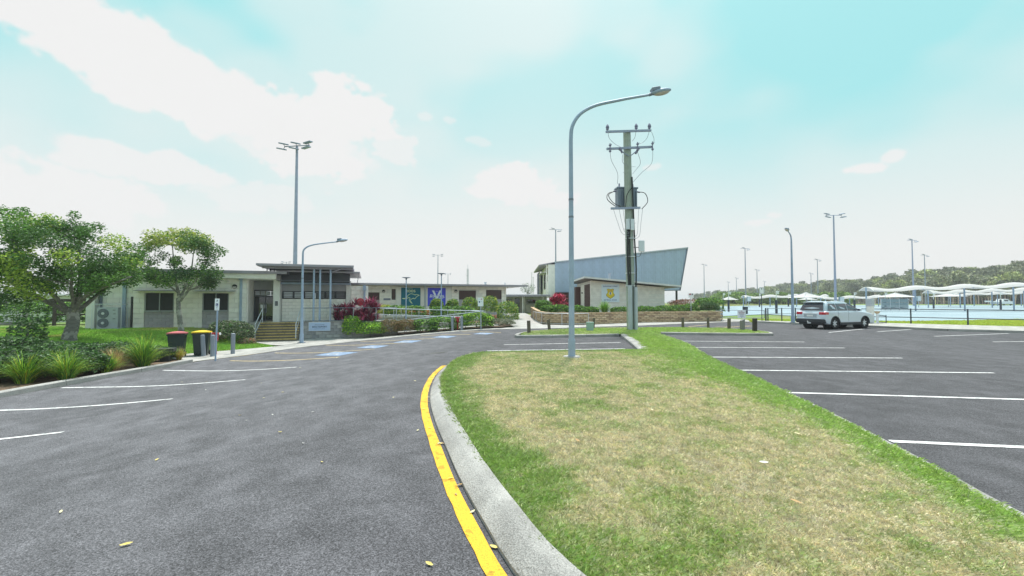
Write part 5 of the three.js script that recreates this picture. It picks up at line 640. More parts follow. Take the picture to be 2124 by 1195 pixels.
{
  const gy = islandH(6.5, -24.35), P = thing('power_pole', 'weathered timber power pole carrying cross arms and a transformer', 'power pole', [6.5, gy, -24.35], 0.12);
  const H = 11.0; part('pole', [limb([[0.04, -0.3, 0], [0, 3, 0], [-0.06, 7, 0], [-0.12, H, 0]], 0.24, 0.2, 16, 16, 0.03)], M.poleWood, P);
  const arm = (n, y, x0, x1, tilt, z = 0.25) => { const a = part(n, [box(x1 - x0, 0.11, 0.1).rotateZ(tilt).translate((x0 + x1) / 2, y, z)], M.mast, P); return a; };
  const at = (y, x0, x1, tilt, x) => y + Math.tan(tilt) * (x - (x0 + x1) / 2);
  const A1 = arm('upper_cross_arm', 10.93, -1.42, 1.18, 0.075), A2 = arm('lower_cross_arm', 10.0, -1.38, 1.26, 0.085), A3 = arm('transformer_cross_arm', 6.65, -1.18, 0.48, 0.05, 0.3);
  for (const x of [-1.32, 0.32, 1.08]) { const y = at(10.93, -1.42, 1.18, 0.075, x) + 0.05; part('insulator', [cyl(0.035, 0.035, 0.1, x, y, 0.25, 10), cyl(0.09, 0.06, 0.1, x, y + 0.08, 0.25, 12), cyl(0.1, 0.08, 0.09, x, y + 0.17, 0.25, 12), cyl(0.08, 0.03, 0.09, x, y + 0.26, 0.25, 12)], M.insulator, A1); }
  for (const x of [-1.22, 0.34, 1.2]) { const y = at(10.0, -1.38, 1.26, 0.085, x); part('fuse_cutout', [cyl(0.03, 0.03, 0.5, x, y - 0.24, 0.36, 8), cyl(0.07, 0.07, 0.06, x, y - 0.2, 0.36, 10), cyl(0.07, 0.07, 0.06, x, y + 0.12, 0.36, 10), bar([x, y, 0.25], [x + 0.07, y + 0.22, 0.42], 0.02)], M.insulator, A2); }
  part('brace', [bar([-0.75, 9.9, 0.28], [-0.1, 9.55, 0.22], 0.03), bar([0.5, 9.98, 0.28], [0.02, 9.6, 0.22], 0.03)], M.mast, P);
  for (const [x, r] of [[-0.5, 0.5], [0.24, -0.6]]) part('surge_arrester', [cyl(0.06, 0.06, 0.34, 0, 0, 0, 10).rotateZ(r).translate(x, 9.68, 0.3)], M.insulator, P);
  const T = part('transformer', [rbox(1.12, 1.05, 0.5, 0.04, 0.0, 7.36, -0.5)], M.transformer, P); part('transformer_lid', [rbox(1.22, 0.1, 0.58, 0.03, 0.0, 7.93, -0.5)], M.transformer, T); for (let i = 0; i < 7; i++) part('cooling_fin', [slab(-0.5 + i * 0.16, -0.46 + i * 0.16, 6.9, 7.75, -0.245, -0.16)], M.transformer, T); for (const x of [-0.4, 0.0, 0.4]) part('bushing', [cyl(0.05, 0.035, 0.24, x, 7.98, -0.5, 10)], M.insulator, T); part('bracket', [bar([-0.2, 7.7, -0.25], [0, 7.6, 0], 0.04), bar([-0.2, 7.0, -0.25], [0, 6.95, 0], 0.04)], M.mast, T); for (const [x, s] of [[-0.62, -1], [0.6, 1]]) part('side_bushing', [bar([x, 7.75, -0.4], [x + 0.16 * s, 7.72, -0.35], 0.045)], M.insulator, T);
  const cabs = [[[-1.3, 10.85, 0.25], [-1.2, 10.5, 0.2], [-0.8, 10.15, 0.2], [-0.6, 10.05, 0.25]], [[0.3, 10.9, 0.25], [0.25, 10.6, 0.2], [0.1, 10.4, 0.2]], [[1.06, 10.95, 0.25], [0.95, 10.6, 0.2], [0.7, 10.35, 0.2], [0.5, 10.25, 0.25]], [[1.2, 10.95, 0.25], [1.36, 10.6, 0.2], [1.34, 10.3, 0.2]], [[-1.22, 9.7, 0.36], [-1.1, 9.3, 0.2], [-0.6, 8.7, -0.2], [-0.5, 8.2, -0.5]], [[1.22, 9.9, 0.36], [1.2, 9.2, 0.2], [0.75, 8.75, -0.1], [0.3, 8.2, -0.5]], [[0.34, 9.75, 0.36], [0.6, 9.2, 0.1], [0.4, 8.9, 0], [0.15, 8.6, 0.1]], [[-0.5, 9.6, 0.3], [-0.45, 9.2, 0.2], [-0.15, 9.0, 0.2]]];
  for (const c of cabs) part('wire', [tube(c, 0.012, 5, 16)], M.wire, P);
  const low = [[[-0.75, 7.72, -0.35], [-1.15, 7.55, -0.2], [-1.3, 7.15, 0.1], [-0.95, 6.75, 0.3]], [[-0.78, 7.72, -0.35], [-1.2, 7.4, 0], [-1.0, 6.95, 0.2], [-0.62, 6.72, 0.3]], [[0.55, 7.72, -0.35], [0.95, 7.65, -0.2], [1.0, 7.1, 0.1], [0.62, 6.65, 0.2]], [[0.12, 7.9, 0.25], [-0.25, 7.4, 0.3], [-0.35, 6.7, 0.3]]];
  for (const c of low) part('cable', [tube(c, 0.022, 6, 18)], M.cable, P);
  for (const [x, x2, y2] of [[-1.05, -0.1, 5.15], [-0.72, -0.12, 5.25], [-0.5, -0.1, 5.3], [0.4, 0.2, 5.1], [0.62, 0.22, 5.0]]) part('wire', [tube([[x, 6.62, 0.3], [lerp(x, x2, 0.25), 5.9, 0.3], [lerp(x, x2, 0.55), y2 + 0.1, 0.28], [x2, y2, 0.24]], 0.01, 5, 14)], M.wire, P);
  part('fuse_box', [rbox(0.2, 0.62, 0.14, 0.02, 0.02, 5.75, 0.3)], M.silver, P); part('fuse_box', [rbox(0.17, 0.58, 0.14, 0.02, -0.2, 5.78, 0.24)], M.silver, P);
  part('riser_cable', [tube([[-0.19, 5.5, 0.2], [-0.22, 4, 0.2], [-0.17, 2.3, 0.24]], 0.055, 8, 12), tube([[-0.1, 5.5, 0.23], [-0.1, 4, 0.24], [-0.08, 2.3, 0.26]], 0.04, 8, 12)], M.cable, P); part('riser_cable', [tube([[0.06, 8.4, 0.22], [0.1, 7.0, 0.24], [0.2, 5, 0.16], [0.28, 3.4, 0.16], [0.24, 2.1, 0.18]], 0.045, 8, 20)], M.cable, P);
  for (const y of [5.0, 4.0, 3.1, 2.4]) part('cable_strap', [cyl(0.275, 0.275, 0.04, 0, y, 0.02, 16)], M.silver, P);
  part('conduit', [cyl(0.12, 0.12, 2.55, -0.11, -0.1, 0.24, 12)], M.galv, P); part('conduit', [cyl(0.11, 0.11, 2.45, 0.22, -0.1, 0.18, 12)], M.galv, P); part('earth_lead', [tube([[0.04, 2.5, 0.3], [0.03, 1.5, 0.32], [0.06, 0.02, 0.3]], 0.02, 5, 8)], M.cable, P);
  const an = part('antenna_panel', [rbox(0.32, 0.62, 0.12, 0.02, 0.62, 4.62, 0.1)], M.silver, P); part('antenna_bracket', [bar([0.2, 4.55, 0.05], [0.62, 4.55, 0.05], 0.02), tube([[0.62, 4.3, 0.1], [0.5, 4.05, 0.1], [0.28, 4.02, 0.1]], 0.014, 5, 10)], M.cable, an);
  for (let i = 0; i < 6; i++) part('climbing_bolt', [bar([0, 8.7 + (i % 3) * 0.35 - (i > 2 ? 3.5 : 0), 0], [(i % 2 ? 1 : -1) * 0.36, 8.7 + (i % 3) * 0.35 - (i > 2 ? 3.5 : 0), 0], 0.01)], M.galv, P);
}
// floodlight masts round the courts
function mast(label, px, dist, top, n, thick = 1) { // px: tangent of the bearing
  const x = px * dist, z = -dist, y0 = terrain(x, z) - 0.1, h = top - y0, t = thing('floodlight_mast', label, 'floodlight mast', [x, y0, z], 0.15 * ((n % 3) - 1), 'sports floodlight masts'), R = (0.14 + h * 0.006) * thick;
  part('pole', [limb([[0, 0, 0], [0, h * 0.5, 0], [0, h, 0]], R, R * 0.45, 12, 8)], M.mast, t); part('cross_arm', [bar([-1.5, h, 0], [1.5, h, 0], 0.06)], M.mast, t);
  for (let i = 0; i < n; i++) { const u = n === 2 ? (i ? 0.7 : -0.7) : lerp(-1.45, 1.45, (i % (n / 2)) / (n / 2 - 1)), up = i < n / 2 ? 0.12 : -0.55; part('floodlight', [rbox(0.85, 0.14, 0.6, 0.04).rotateZ(u > 0 ? 0.22 : -0.22).rotateX(0.2).translate(u, h + up + 0.1, i < n / 2 ? 0.25 : 0.55), bar([u, h, 0], [u, h + up + 0.1, 0.3], 0.03)], M.transformer, t); }
  return t;
}
const bearing = (px) => (px - 1062) / 920;
mast('tall floodlight mast rising behind the entrance canopy', bearing(611), 48, 18.8, 6, 1.1);
for (const [px, d, top, n, l] of [[593, 170, 17.2, 4, 'tiny distant floodlight mast just left of the tall one'], [908, 150, 17.8, 4, 'floodlight mast above the violet banner'], [929, 250, 17.9, 4, 'fainter floodlight mast right of the banner one'], [1153, 100, 18.2, 2, 'floodlight mast behind the left end of the blue hall'], [1461, 194, 18.3, 2, 'floodlight mast just right of the blue hall'], [1547, 136, 18.3, 2, 'floodlight mast between the hall and the lamp with left arm'], [1571, 225, 18.3, 2, 'small floodlight mast left of the white notice pole'], [1697, 172, 18.3, 2, 'floodlight mast above the rear of the silver car'], [1683, 250, 18.2, 2, 'farther thin floodlight mast above the rear of the car'], [1733, 84, 18.3, 4, 'tallest floodlight mast above the silver car with four lamps'], [1895, 118, 18.3, 2, 'floodlight mast behind the long shade sail'], [1920, 155, 18.3, 2, 'farther floodlight mast behind the long shade sail'], [1528, 300, 18.3, 2, 'very thin far floodlight mast beyond the field'], [1511, 350, 18, 2, 'farthest floodlight mast left of the field'], [1586, 330, 17.5, 2, 'far floodlight mast in front of the wooded hill']]) mast(l, bearing(px), d, top, n, d > 200 ? 1.3 : 1);
{
  const x = bearing(970) * 120, t = thing('lattice_mast', 'slender lattice radio mast above the clubhouse roof', 'radio mast', [x, terrain(x, -120), -120]); for (const [dx, dz] of [[-0.2, 0], [0.2, 0], [0, 0.3]]) part('leg', [bar([dx, 0, dz], [dx, 10.2, dz], 0.05)], M.galv, t); const l = []; for (let i = 0; i < 14; i++) l.push(bar([-0.2, i * 0.72, 0], [0.2, i * 0.72 + 0.72, 0], 0.03, 5), bar([0.2, i * 0.72, 0], [0, i * 0.72 + 0.72, 0.3], 0.03, 5)); part('lattice', l, M.galv, t); part('aerial', [bar([0, 10.2, 0], [0, 11.3, 0], 0.04), bar([-0.5, 8.4, 0], [0, 8.4, 0], 0.05)], M.galv, t);
  for (const [px, top, l] of [[1103, 6.6, 'thin white flagpole left of the blue hall'], [1106, 5.9, 'shorter white flagpole left of the blue hall']]) { const X = bearing(px) * 72, f = thing('flagpole', l, 'flagpole', [X, terrain(X, -72), -72]); part('pole', [limb([[0, 0, 0], [0, 3, 0], [0, top - 0.5, 0]], 0.06, 0.04, 8, 4)], M.cream2, f); part('finial', [new THREE.SphereGeometry(0.09, 8, 6).translate(0, top - 0.45, 0)], M.cream2, f); }
  const bt = thing('bare_tree', 'small sparse tree above the covered walkway roof', 'tree', [2.9, 1.0, -82]); part('trunk', [limb([[0, -0.3, 0], [0, 1.5, 0], [0.1, 2.6, 0]], 0.12, 0.06)], M.bark, bt); const r = rng(711), tw = []; for (let i = 0; i < 14; i++) { const a = r() * 6.28, q = 0.6 + 0.9 * r(); tw.push(limb([[0.05, 1.4 + r(), 0], [Math.cos(a) * q * 0.5, 2.6 + r() * 0.4, Math.sin(a) * q * 0.5], [Math.cos(a) * q, 3.0 + r() * 1.1, Math.sin(a) * q]], 0.03, 0.01, 5, 5)); } part('twigs', tw, M.bark, bt); part('crown', leaves(420, 717, (q) => onShell(q, [0, 3.3, 0], 1.5, 0.7, 0.2), 0.2, 0.5, PAL.deep), M.leaf, bt);
}
// ---------------------------------------------------------------- small street furniture
const tpGeo = (h, w, skew) => { const g = extr([[-w / 2, -0.2], [w / 2, -0.2], [w / 2, h], [-w / 2, h - skew]], w * 0.8, 0.008); return g.translate(0, 0, -w * 0.4); };
const postSpots = [[0.85, -22.2, 0.66, 0.14, 0, 0.03, 'timber bollard nearest the left tip of the grass strip'], [2.1, -24.9, 0.66, 0.13, 0.06, 0.1, 'leaning timber bollard left of the lamp pole'], [4.67, -25.6, 0.66, 0.11, 0.02, -0.09, 'tilted thin timber bollard behind the green pillar box'], [10.36, -26.95, 0.66, 0.11, 0.02, 0, 'first timber bollard right of the power pole'], [11.7, -26.5, 0.68, 0.1, 0, 0.02, 'second timber bollard right of the power pole'], [12.35, -25.3, 0.66, 0.13, 0.02, -0.02, 'third timber bollard right of the power pole'], [12.6, -24.3, 0.66, 0.19, 0.1, 0, 'wide slant topped timber bollard near the strip end'], [12.72, -23.3, 0.72, 0.17, 0.01, -0.02, 'last dark timber bollard at the right end of the strip']];
for (const [x, z, h, w, skew, lean, l] of postSpots) { const t = thing('timber_bollard', l, 'bollard', [x, islandH(x, z) - 0.02, z], 0.2, 'old timber bollards on the grass strip'); const m = part('post', tpGeo(h, w, skew), w > 0.18 ? M.timberGrey : w > 0.165 ? M.timberDark : M.timber, t); m.rotation.z = lean; const cap = part('weathered_top', [box(w * 0.96, 0.012, w * 0.76, 0, h - skew * 0.5 + 0.008, 0).rotateZ(Math.atan2(skew, w) * 0.02)], M.timberGrey, t); cap.rotation.z = lean; if (skew > 0.04) t.remove(cap); }
{
  const px = 4.12, pz = -23.5, t = thing('service_pillar', 'short pale green electrical service pillar on the grass strip', 'service pillar', [px, islandH(px, pz) - 0.02, pz], 0.1); part('body', [rbox(0.34, 0.46, 0.26, 0.015, 0, 0.23, 0)], M.pillar, t); part('lid', [rbox(0.37, 0.05, 0.29, 0.015, 0, 0.475, 0)], M.pillar, t); part('door', [slab(-0.14, 0.14, 0.06, 0.4, 0.131, 0.14)], M.pillar, t);
  const steel = (x, z, lean, l, h = 0.9) => { const b = thing('steel_bollard', l, 'bollard', [x, terrain(x, z) + 0.01, z], 0, 'grey steel bollards'); const m = part('tube', [cyl(0.085, 0.085, h, 0, -0.02, 0, 20)], M.bollard, b); m.rotation.z = lean; const c = part('cap', [new THREE.SphereGeometry(0.085, 16, 6, 0, 6.283, 0, 1.57).scale(1, 0.35, 1).translate(0, h - 0.02, 0)], M.bollard, b); c.rotation.z = lean; };
  steel(-12.6, -18.75, 0.02, 'grey steel bollard in front of the red hydrant'); steel(-12.35, -19.7, 0, 'grey steel bollard standing alone right of the hydrant'); steel(-13.05, -18.85, 0.07, 'leaning grey bollard against the yellow lidded bin'); steel(-3.8, -28.4, 0.03, 'grey bollard left of the small far hydrant'); steel(-3.2, -28.3, 0, 'grey bollard right of the small far hydrant');
  const hyd = (x, z, l, k, low) => { const h = thing('fire_hydrant', l, 'hydrant', [x, terrain(x, z) + 0.01, z]); part('standpipe', [cyl(0.055, 0.05, 0.62 * k, 0, 0, 0, 14)], M.hydrant, h); part('valve_body', [cyl(0.075, 0.1, 0.08, 0, 0.58 * k, 0, 16), cyl(0.1, 0.1, 0.1, 0, 0.66 * k, 0, 16), cyl(0.08, 0.11, 0.07, 0, 0.76 * k, 0, 16)], M.hydrant, h); part('outlet', [bar([-0.17, 0.9 * k, 0], [0.17, 0.9 * k, 0], 0.045), bar([0, 0.82 * k, 0], [0, 0.96 * k, 0], 0.06)], M.hydrant, h); part('outlet_cap', [bar([-0.2, 0.9 * k, 0], [-0.165, 0.9 * k, 0], 0.055), bar([0.165, 0.9 * k, 0], [0.2, 0.9 * k, 0], 0.055)], M.paper, h); };
  hyd(-12.95, -19.45, 'red fire hydrant standpipe between grey bollards by the bins', 1); hyd(-3.52, -28.75, 'small red hydrant between two grey bollards by the clipped hedges', 0.9);
  const bin = (x, z, turn, lid, l) => { const b = thing('wheelie_bin', l, 'bin', [x, terrain(x, z) + 0.014, z], turn, 'wheeled rubbish bins by the hydrant'); const g = new THREE.BoxGeometry(1, 1, 1, 1, 1, 1), p = g.attributes.position; for (let i = 0; i < p.count; i++) { const up = p.getY(i) > 0; p.setXYZ(i, p.getX(i) * (up ? 0.58 : 0.46), up ? 0.93 : 0.04, p.getZ(i) * (up ? 0.66 : 0.5)); } g.computeVertexNormals(); part('body', [g], M.bin, b); part('rim', [rbox(0.64, 0.06, 0.72, 0.015, 0, 0.93, 0)], M.bin, b); part('lid', [(() => { const q = new THREE.BoxGeometry(0.64, 0.05, 0.74, 6, 1, 6), w = q.attributes.position; for (let i = 0; i < w.count; i++) if (w.getY(i) > 0) w.setY(i, w.getY(i) + 0.055 * (1 - (w.getX(i) / 0.32) ** 2) * (1 - (w.getZ(i) / 0.37) ** 2)); q.computeVertexNormals(); return q.rotateX(-0.03).translate(0, 0.99, 0); })()], lid, b); part('handle', [bar([-0.24, 0.98, -0.4], [0.24, 0.98, -0.4], 0.018), bar([-0.24, 0.98, -0.4], [-0.24, 0.9, -0.33], 0.016), bar([0.24, 0.98, -0.4], [0.24, 0.9, -0.33], 0.016)], M.bin, b); for (const s of [-1, 1]) { const w = part('wheel', [new THREE.CylinderGeometry(0.1, 0.1, 0.05, 18).rotateZ(Math.PI / 2).translate(s * 0.25, 0.1, -0.25)], M.tyre, b); part('hub', [new THREE.CylinderGeometry(0.045, 0.045, 0.056, 12).rotateZ(Math.PI / 2).translate(s * 0.25, 0.1, -0.25)], M.plastic, w); } part('side_rib', [slab(-0.03, 0.03, 0.2, 0.85, 0.27, 0.3)], M.bin, b); };
  bin(-13.95, -18.55, 0.5, M.binRed, 'dark green wheelie bin with red lid, left of the pair'); bin(-13.35, -19.15, 0.45, M.binYellow, 'dark green wheelie bin with yellow lid, right of the pair');
  const lw = thing('low_stand', 'low dark timber stand in the mulch beside the bins', 'stand', [-13.05, -0.55, -16.75], 0.4); part('top', [rbox(0.62, 0.14, 0.42, 0.02, 0, 0.42, 0)], M.black, lw); part('leg', [slab(-0.12, 0.16, -0.05, 0.35, -0.14, 0.14)], M.black, lw);
  // sign posts
  const sign = (nm, l, x, z, y, h, w, sh, lean, tx, m = M.galv) => { const s = thing(nm, l, 'sign', [x, y, z], 0); const pp = part('post', [cyl(0.03, 0.03, h, 0, -0.05, 0, 12)], m, s), pl = part('plate', [rbox(w, sh, 0.012, 0.004, 0, h - sh / 2 - 0.03, 0.036)], M.paper, s), pr = part('print', [face(w - 0.02, sh - 0.02, 0, h - sh / 2 - 0.03, 0.0435)], printed(tx), pl); pp.rotation.z = lean; pl.rotation.z = lean; return s; };
  sign('accessible_parking_sign', 'tall narrow white accessible parking sign on a leaning grey post by the bins', -11.55, -17.35, -0.62, 2.46, 0.18, 0.46, -0.02, canvasTex(96, 256, (c) => { c.fillStyle = '#eef2fa'; c.fillRect(0, 0, 96, 256); c.fillStyle = '#2f4454'; c.font = 'bold 62px sans-serif'; c.fillText('P', 34, 68); c.fillStyle = '#2a3478'; c.fillRect(18, 104, 58, 66); c.strokeStyle = '#eef2fa'; c.lineWidth = 6; c.beginPath(); c.arc(44, 146, 15, 0.2, 4.4); c.stroke(); c.beginPath(); c.moveTo(44, 116); c.lineTo(44, 142); c.lineTo(60, 142); c.lineTo(66, 160); c.stroke(); c.fillStyle = '#55657c'; c.fillRect(22, 188, 46, 5); c.fillRect(30, 202, 34, 5); c.fillRect(20, 230, 54, 6); }), M.steelBlue);
  sign('parking_sign', 'white parking sign on a thin post before the lime hedge', -1.88, -26.95, 0.0, 1.98, 0.34, 0.52, 0.015, canvasTex(128, 160, (c) => { c.fillStyle = '#eef6f6'; c.fillRect(0, 0, 128, 160); c.fillStyle = '#5b6a70'; c.font = 'bold 30px sans-serif'; c.fillText('P', 20, 38); c.fillStyle = '#b33a48'; c.fillRect(66, 14, 44, 12); c.fillRect(66, 34, 40, 8); c.fillStyle = '#2d3f86'; c.fillRect(22, 60, 28, 34); c.fillStyle = '#9ab0ac'; c.fillRect(70, 70, 34, 8); }));
  sign('planter_sign', 'white sign with red marks on a thin post in the brick planter', 15.85, -39.3, 0.73, 1.8, 0.46, 0.42, 0, canvasTex(128, 116, (c) => { c.fillStyle = '#eef0f2'; c.fillRect(0, 0, 128, 116); c.fillStyle = '#a23448'; c.fillRect(10, 12, 56, 30); c.fillStyle = '#474a5e'; c.fillRect(82, 12, 34, 30); c.fillStyle = '#b8bcc4'; c.fillRect(18, 60, 38, 8); c.fillRect(70, 60, 36, 8); }));
  sign('notice_pole', 'white notice on a dark pole beside the court gate', 20.9, -37.15, 0.02, 2.95, 0.42, 0.56, 0, canvasTex(96, 128, (c) => { c.fillStyle = '#eef2f0'; c.fillRect(0, 0, 96, 128); c.strokeStyle = '#222'; c.lineWidth = 4; c.strokeRect(6, 6, 84, 116); c.fillStyle = '#222'; c.beginPath(); c.moveTo(48, 14); c.lineTo(62, 32); c.lineTo(34, 32); c.fill(); c.fillRect(44, 30, 8, 16); }), M.rail);
  // path lights in the garden
  for (const [x, z, h, l] of [[-7.4, -31.0, 3.4, 'slim garden path light before the teal banner'], [-5.1, -32.0, 3.75, 'slim garden path light before the violet banner']]) { const g = thing('path_light', l, 'path light', [x, 0.0, z], 0, 'garden path lights'); part('post', [limb([[0, -0.4, 0], [0, 1.8, 0], [0, h - 0.12, 0]], 0.055, 0.035, 12, 6)], M.steelBlue, g); part('head', [cyl(0.07, 0.3, 0.05, 0, h - 0.05, 0, 20), cyl(0.3, 0.28, 0.03, 0, h, 0, 20)], M.galvDark, g); part('lamp_neck', [cyl(0.05, 0.06, 0.1, 0, h - 0.15, 0, 10)], M.galvDark, g); }
}
// ---------------------------------------------------------------- silver car
{
  const C = thing('parked_car', 'silver sport utility car parked nose in by the blue courts', 'car', [21.05, 0.004, -28.9], 0.36), bev = 0.09;
  const prof = [[-2.3, 0.4], [-2.37, 0.62], [-2.36, 0.86], [-2.28, 1.06], [-2.2, 1.12], [-1.0, 1.13], [0.9, 1.12], [1.25, 1.09], [2.0, 0.98], [2.28, 0.88], [2.38, 0.7], [2.36, 0.45], [2.25, 0.3], [1.2, 0.27], [-1.2, 0.27], [-2.1, 0.3]], sh = new THREE.Shape(); new THREE.CatmullRomCurve3(prof.map(([x, y]) => V(x, y, 0)), true, 'catmullrom', 0.25).getSpacedPoints(90).forEach((p, i) => (i ? sh.lineTo(p.x, p.y) : sh.moveTo(p.x, p.y)));
  let body = new THREE.ExtrudeGeometry(sh, { depth: 1.86 - 2 * bev, bevelEnabled: true, bevelSize: bev, bevelOffset: -bev, bevelThickness: bev, bevelSegments: 4 }).translate(0, 0, -0.93 + bev);
  const ev = new Evaluator(); ev.useGroups = false; let br = new Brush(body); br.updateMatrixWorld(); for (const x of [-1.42, 1.38]) { const h = new Brush(new THREE.CylinderGeometry(0.42, 0.42, 2.4, 28).rotateX(Math.PI / 2).translate(x, 0.37, 0)); h.updateMatrixWorld(); br = ev.evaluate(br, h, SUBTRACTION); br.updateMatrixWorld(); }
  part('body', [toCreasedNormals(br.geometry, 0.7)], M.car, C); part('underbody', [slab(-2.1, 2.1, 0.24, 0.62, -0.6, 0.6)], M.plastic, C);
  const ring = [[1.08, -2.26, 1.2, 0.885], [1.3, -2.2, 0.86, 0.84], [1.5, -2.1, 0.5, 0.77], [1.63, -2.0, 0.2, 0.7], [1.7, -1.85, -0.1, 0.62], [1.735, -1.5, -0.45, 0.45]];
  const lerpRing = (y) => { let i = 0; while (i < ring.length - 2 && ring[i + 1][0] < y) i++; const t = clamp((y - ring[i][0]) / (ring[i + 1][0] - ring[i][0]), 0, 1); return [1, 2, 3].map((k) => lerp(ring[i][k], ring[i + 1][k], t)); };
  const N = 40, pos = [], idx = []; ring.forEach(([y, a, b, w]) => { for (let k = 0; k < N; k++) { const t = (k / N) * Math.PI * 2, e = 0.3, cx = Math.sign(Math.cos(t)) * Math.pow(Math.abs(Math.cos(t)), e), cz = Math.sign(Math.sin(t)) * Math.pow(Math.abs(Math.sin(t)), e); pos.push((a + b) / 2 + ((b - a) / 2) * cx, y, w * cz); } }); for (let i = 0; i < ring.length - 1; i++) for (let k = 0; k < N; k++) { const q = (k + 1) % N; idx.push(i * N + k, (i + 1) * N + k, i * N + q, i * N + q, (i + 1) * N + k, (i + 1) * N + q); } pos.push(-0.97, 1.745, 0); const top = pos.length / 3 - 1, o = (ring.length - 1) * N; for (let k = 0; k < N; k++) idx.push(o + k, top, o + ((k + 1) % N)); const gh = new THREE.BufferGeometry(); gh.setAttribute('position', new THREE.Float32BufferAttribute(pos, 3)); gh.setIndex(idx); gh.computeVertexNormals(); part('cabin', [gh], M.car, C);
  const sideGlass = (pts, s) => { const v = []; const f = (x, y) => [x, y, s * (lerpRing(y)[2] + 0.007)]; const P = pts.map(([x, y]) => f(x, y)), g = new THREE.BufferGeometry(); const tri = THREE.ShapeUtils.triangulateShape(pts.map(([x, y]) => new THREE.Vector2(x, y)), []); for (const t of tri) for (const k of t) v.push(...P[k]); g.setAttribute('position', new THREE.Float32BufferAttribute(v, 3)); g.computeVertexNormals(); return g; };
  const cut = (x0, x1, sl0, sl1) => { const a = [], b = []; for (let i = 0; i <= 5; i++) { const y = lerp(1.15, 1.6, i / 5); a.push([x0 + sl0 * (y - 1.15), y]); b.unshift([x1 + sl1 * (y - 1.15), y]); } return [...a, ...b]; };
  for (const s of [-1, 1]) { part('quarter_window', [sideGlass(cut(-1.98, -1.2, 0.42, 0), s)], M.carGlass, C); part('rear_door_window', [sideGlass(cut(-1.15, -0.22, 0, 0.02), s)], M.carGlass, C); part('front_door_window', [sideGlass(cut(-0.16, 0.92, 0.02, -1.62), s)], M.carGlass, C);
    const mr = part('door_mirror', [rbox(0.14, 0.15, 0.22, 0.04, 0.72, 1.2, s * 1.0)], M.car, C); part('mirror_glass', [slab(0.642, 0.648, 1.14, 1.26, s * 1.0 - 0.08, s * 1.0 + 0.08)], M.carGlass, mr); part('door_handle', [rbox(0.2, 0.035, 0.04, 0.012, -0.05, 1.0, s * 0.945)], M.car, C); part('door_handle', [rbox(0.2, 0.035, 0.04, 0.012, -1.0, 1.01, s * 0.945)], M.car, C); part('sill_cladding', [rbox(2.05, 0.16, 0.06, 0.02, -0.02, 0.34, s * 0.93)], M.plastic, C); part('sill_trim', [rbox(1.9, 0.03, 0.03, 0.01, -0.02, 0.47, s * 0.94)], M.car, C);
    part('door_seam', [slab(-0.2, -0.19, 0.45, 1.1, s * 0.93 - 0.004, s * 0.93 + 0.004)], M.plastic, C); part('door_seam', [slab(-1.16, -1.15, 0.72, 1.1, s * 0.93 - 0.004, s * 0.93 + 0.004)], M.plastic, C);
    const tl = part('tail_light', [rbox(0.34, 0.17, 0.1, 0.03, -2.17, 0.98, s * 0.885), rbox(0.1, 0.17, 0.36, 0.03, -2.31, 0.98, s * 0.72)], M.tail, C); part('head_light', [rbox(0.4, 0.16, 0.12, 0.04, 2.12, 0.86, s * 0.84)], M.lens, C); part('roof_rail', [tube([[-1.75, 1.7, s * 0.64], [-1.0, 1.765, s * 0.62], [-0.2, 1.72, s * 0.63]], 0.018, 6, 14)], M.alloy, C); part('reflector', [rbox(0.02, 0.05, 0.16, 0.006, -2.42, 0.52, s * 0.7)], M.tail, C); }
  const rear = (y0, y1, w0, w1, off) => { const v = [], a = lerpRing(y0)[0] - off, b = lerpRing(y1)[0] - off; const P = [[a, y0, -w0], [a, y0, w0], [b, y1, w1], [b, y1, -w1]]; v.push(...P[0], ...P[1], ...P[2], ...P[0], ...P[2], ...P[3]); const g = new THREE.BufferGeometry(); g.setAttribute('position', new THREE.Float32BufferAttribute(v, 3)); g.computeVertexNormals(); return g; };
  part('rear_window', [rear(1.16, 1.5, 0.76, 0.66, 0.012), rear(1.5, 1.62, 0.66, 0.6, 0.012)], M.carGlass, C); part('spoiler', [rbox(0.24, 0.04, 1.24, 0.015, -2.02, 1.68, 0)], M.car, C); part('rear_wiper', [bar([-2.27, 1.18, 0.1], [-2.25, 1.22, -0.4], 0.012)], M.plastic, C);
  { const v = []; const a = 1.09, b = 1.62, A = lerpRing(a)[1] + 0.01, Bx = lerpRing(b)[1] + 0.01; v.push(A, a, -0.78, Bx, b, -0.6, A, a, 0.78, A, a, 0.78, Bx, b, -0.6, Bx, b, 0.6); const g = new THREE.BufferGeometry(); g.setAttribute('position', new THREE.Float32BufferAttribute(v, 3)); g.computeVertexNormals(); part('windscreen', [g], M.carGlass, C); }
  part('rear_bumper', [rbox(0.3, 0.26, 1.84, 0.06, -2.3, 0.5, 0)], M.plastic, C); part('rear_bumper_step', [rbox(0.16, 0.12, 1.5, 0.04, -2.3, 0.33, 0)], M.plastic, C); part('bumper_cap', [rbox(0.34, 0.1, 1.7, 0.04, -2.26, 0.66, 0)], M.car, C); part('tow_bar', [bar([-2.4, 0.4, 0], [-2.6, 0.42, 0], 0.03), new THREE.SphereGeometry(0.035, 10, 8).translate(-2.6, 0.47, 0), box(0.05, 0.08, 0.2, -2.46, 0.38, 0)], M.alloy, C);
  const np = part('number_plate_recess', [rbox(0.03, 0.2, 0.8, 0.01, -2.372, 0.83, 0)], M.galv, C); part('number_plate', [slab(-2.4, -2.389, 0.775, 0.885, -0.2, 0.2)], M.paper, np); part('tailgate_trim', [rbox(0.04, 0.05, 0.9, 0.015, -2.37, 0.97, 0)], M.alloy, C); part('badge', [new THREE.TorusGeometry(0.045, 0.01, 6, 16).rotateY(Math.PI / 2).scale(1, 0.7, 1).translate(-2.325, 1.07, 0)], M.alloy, C);
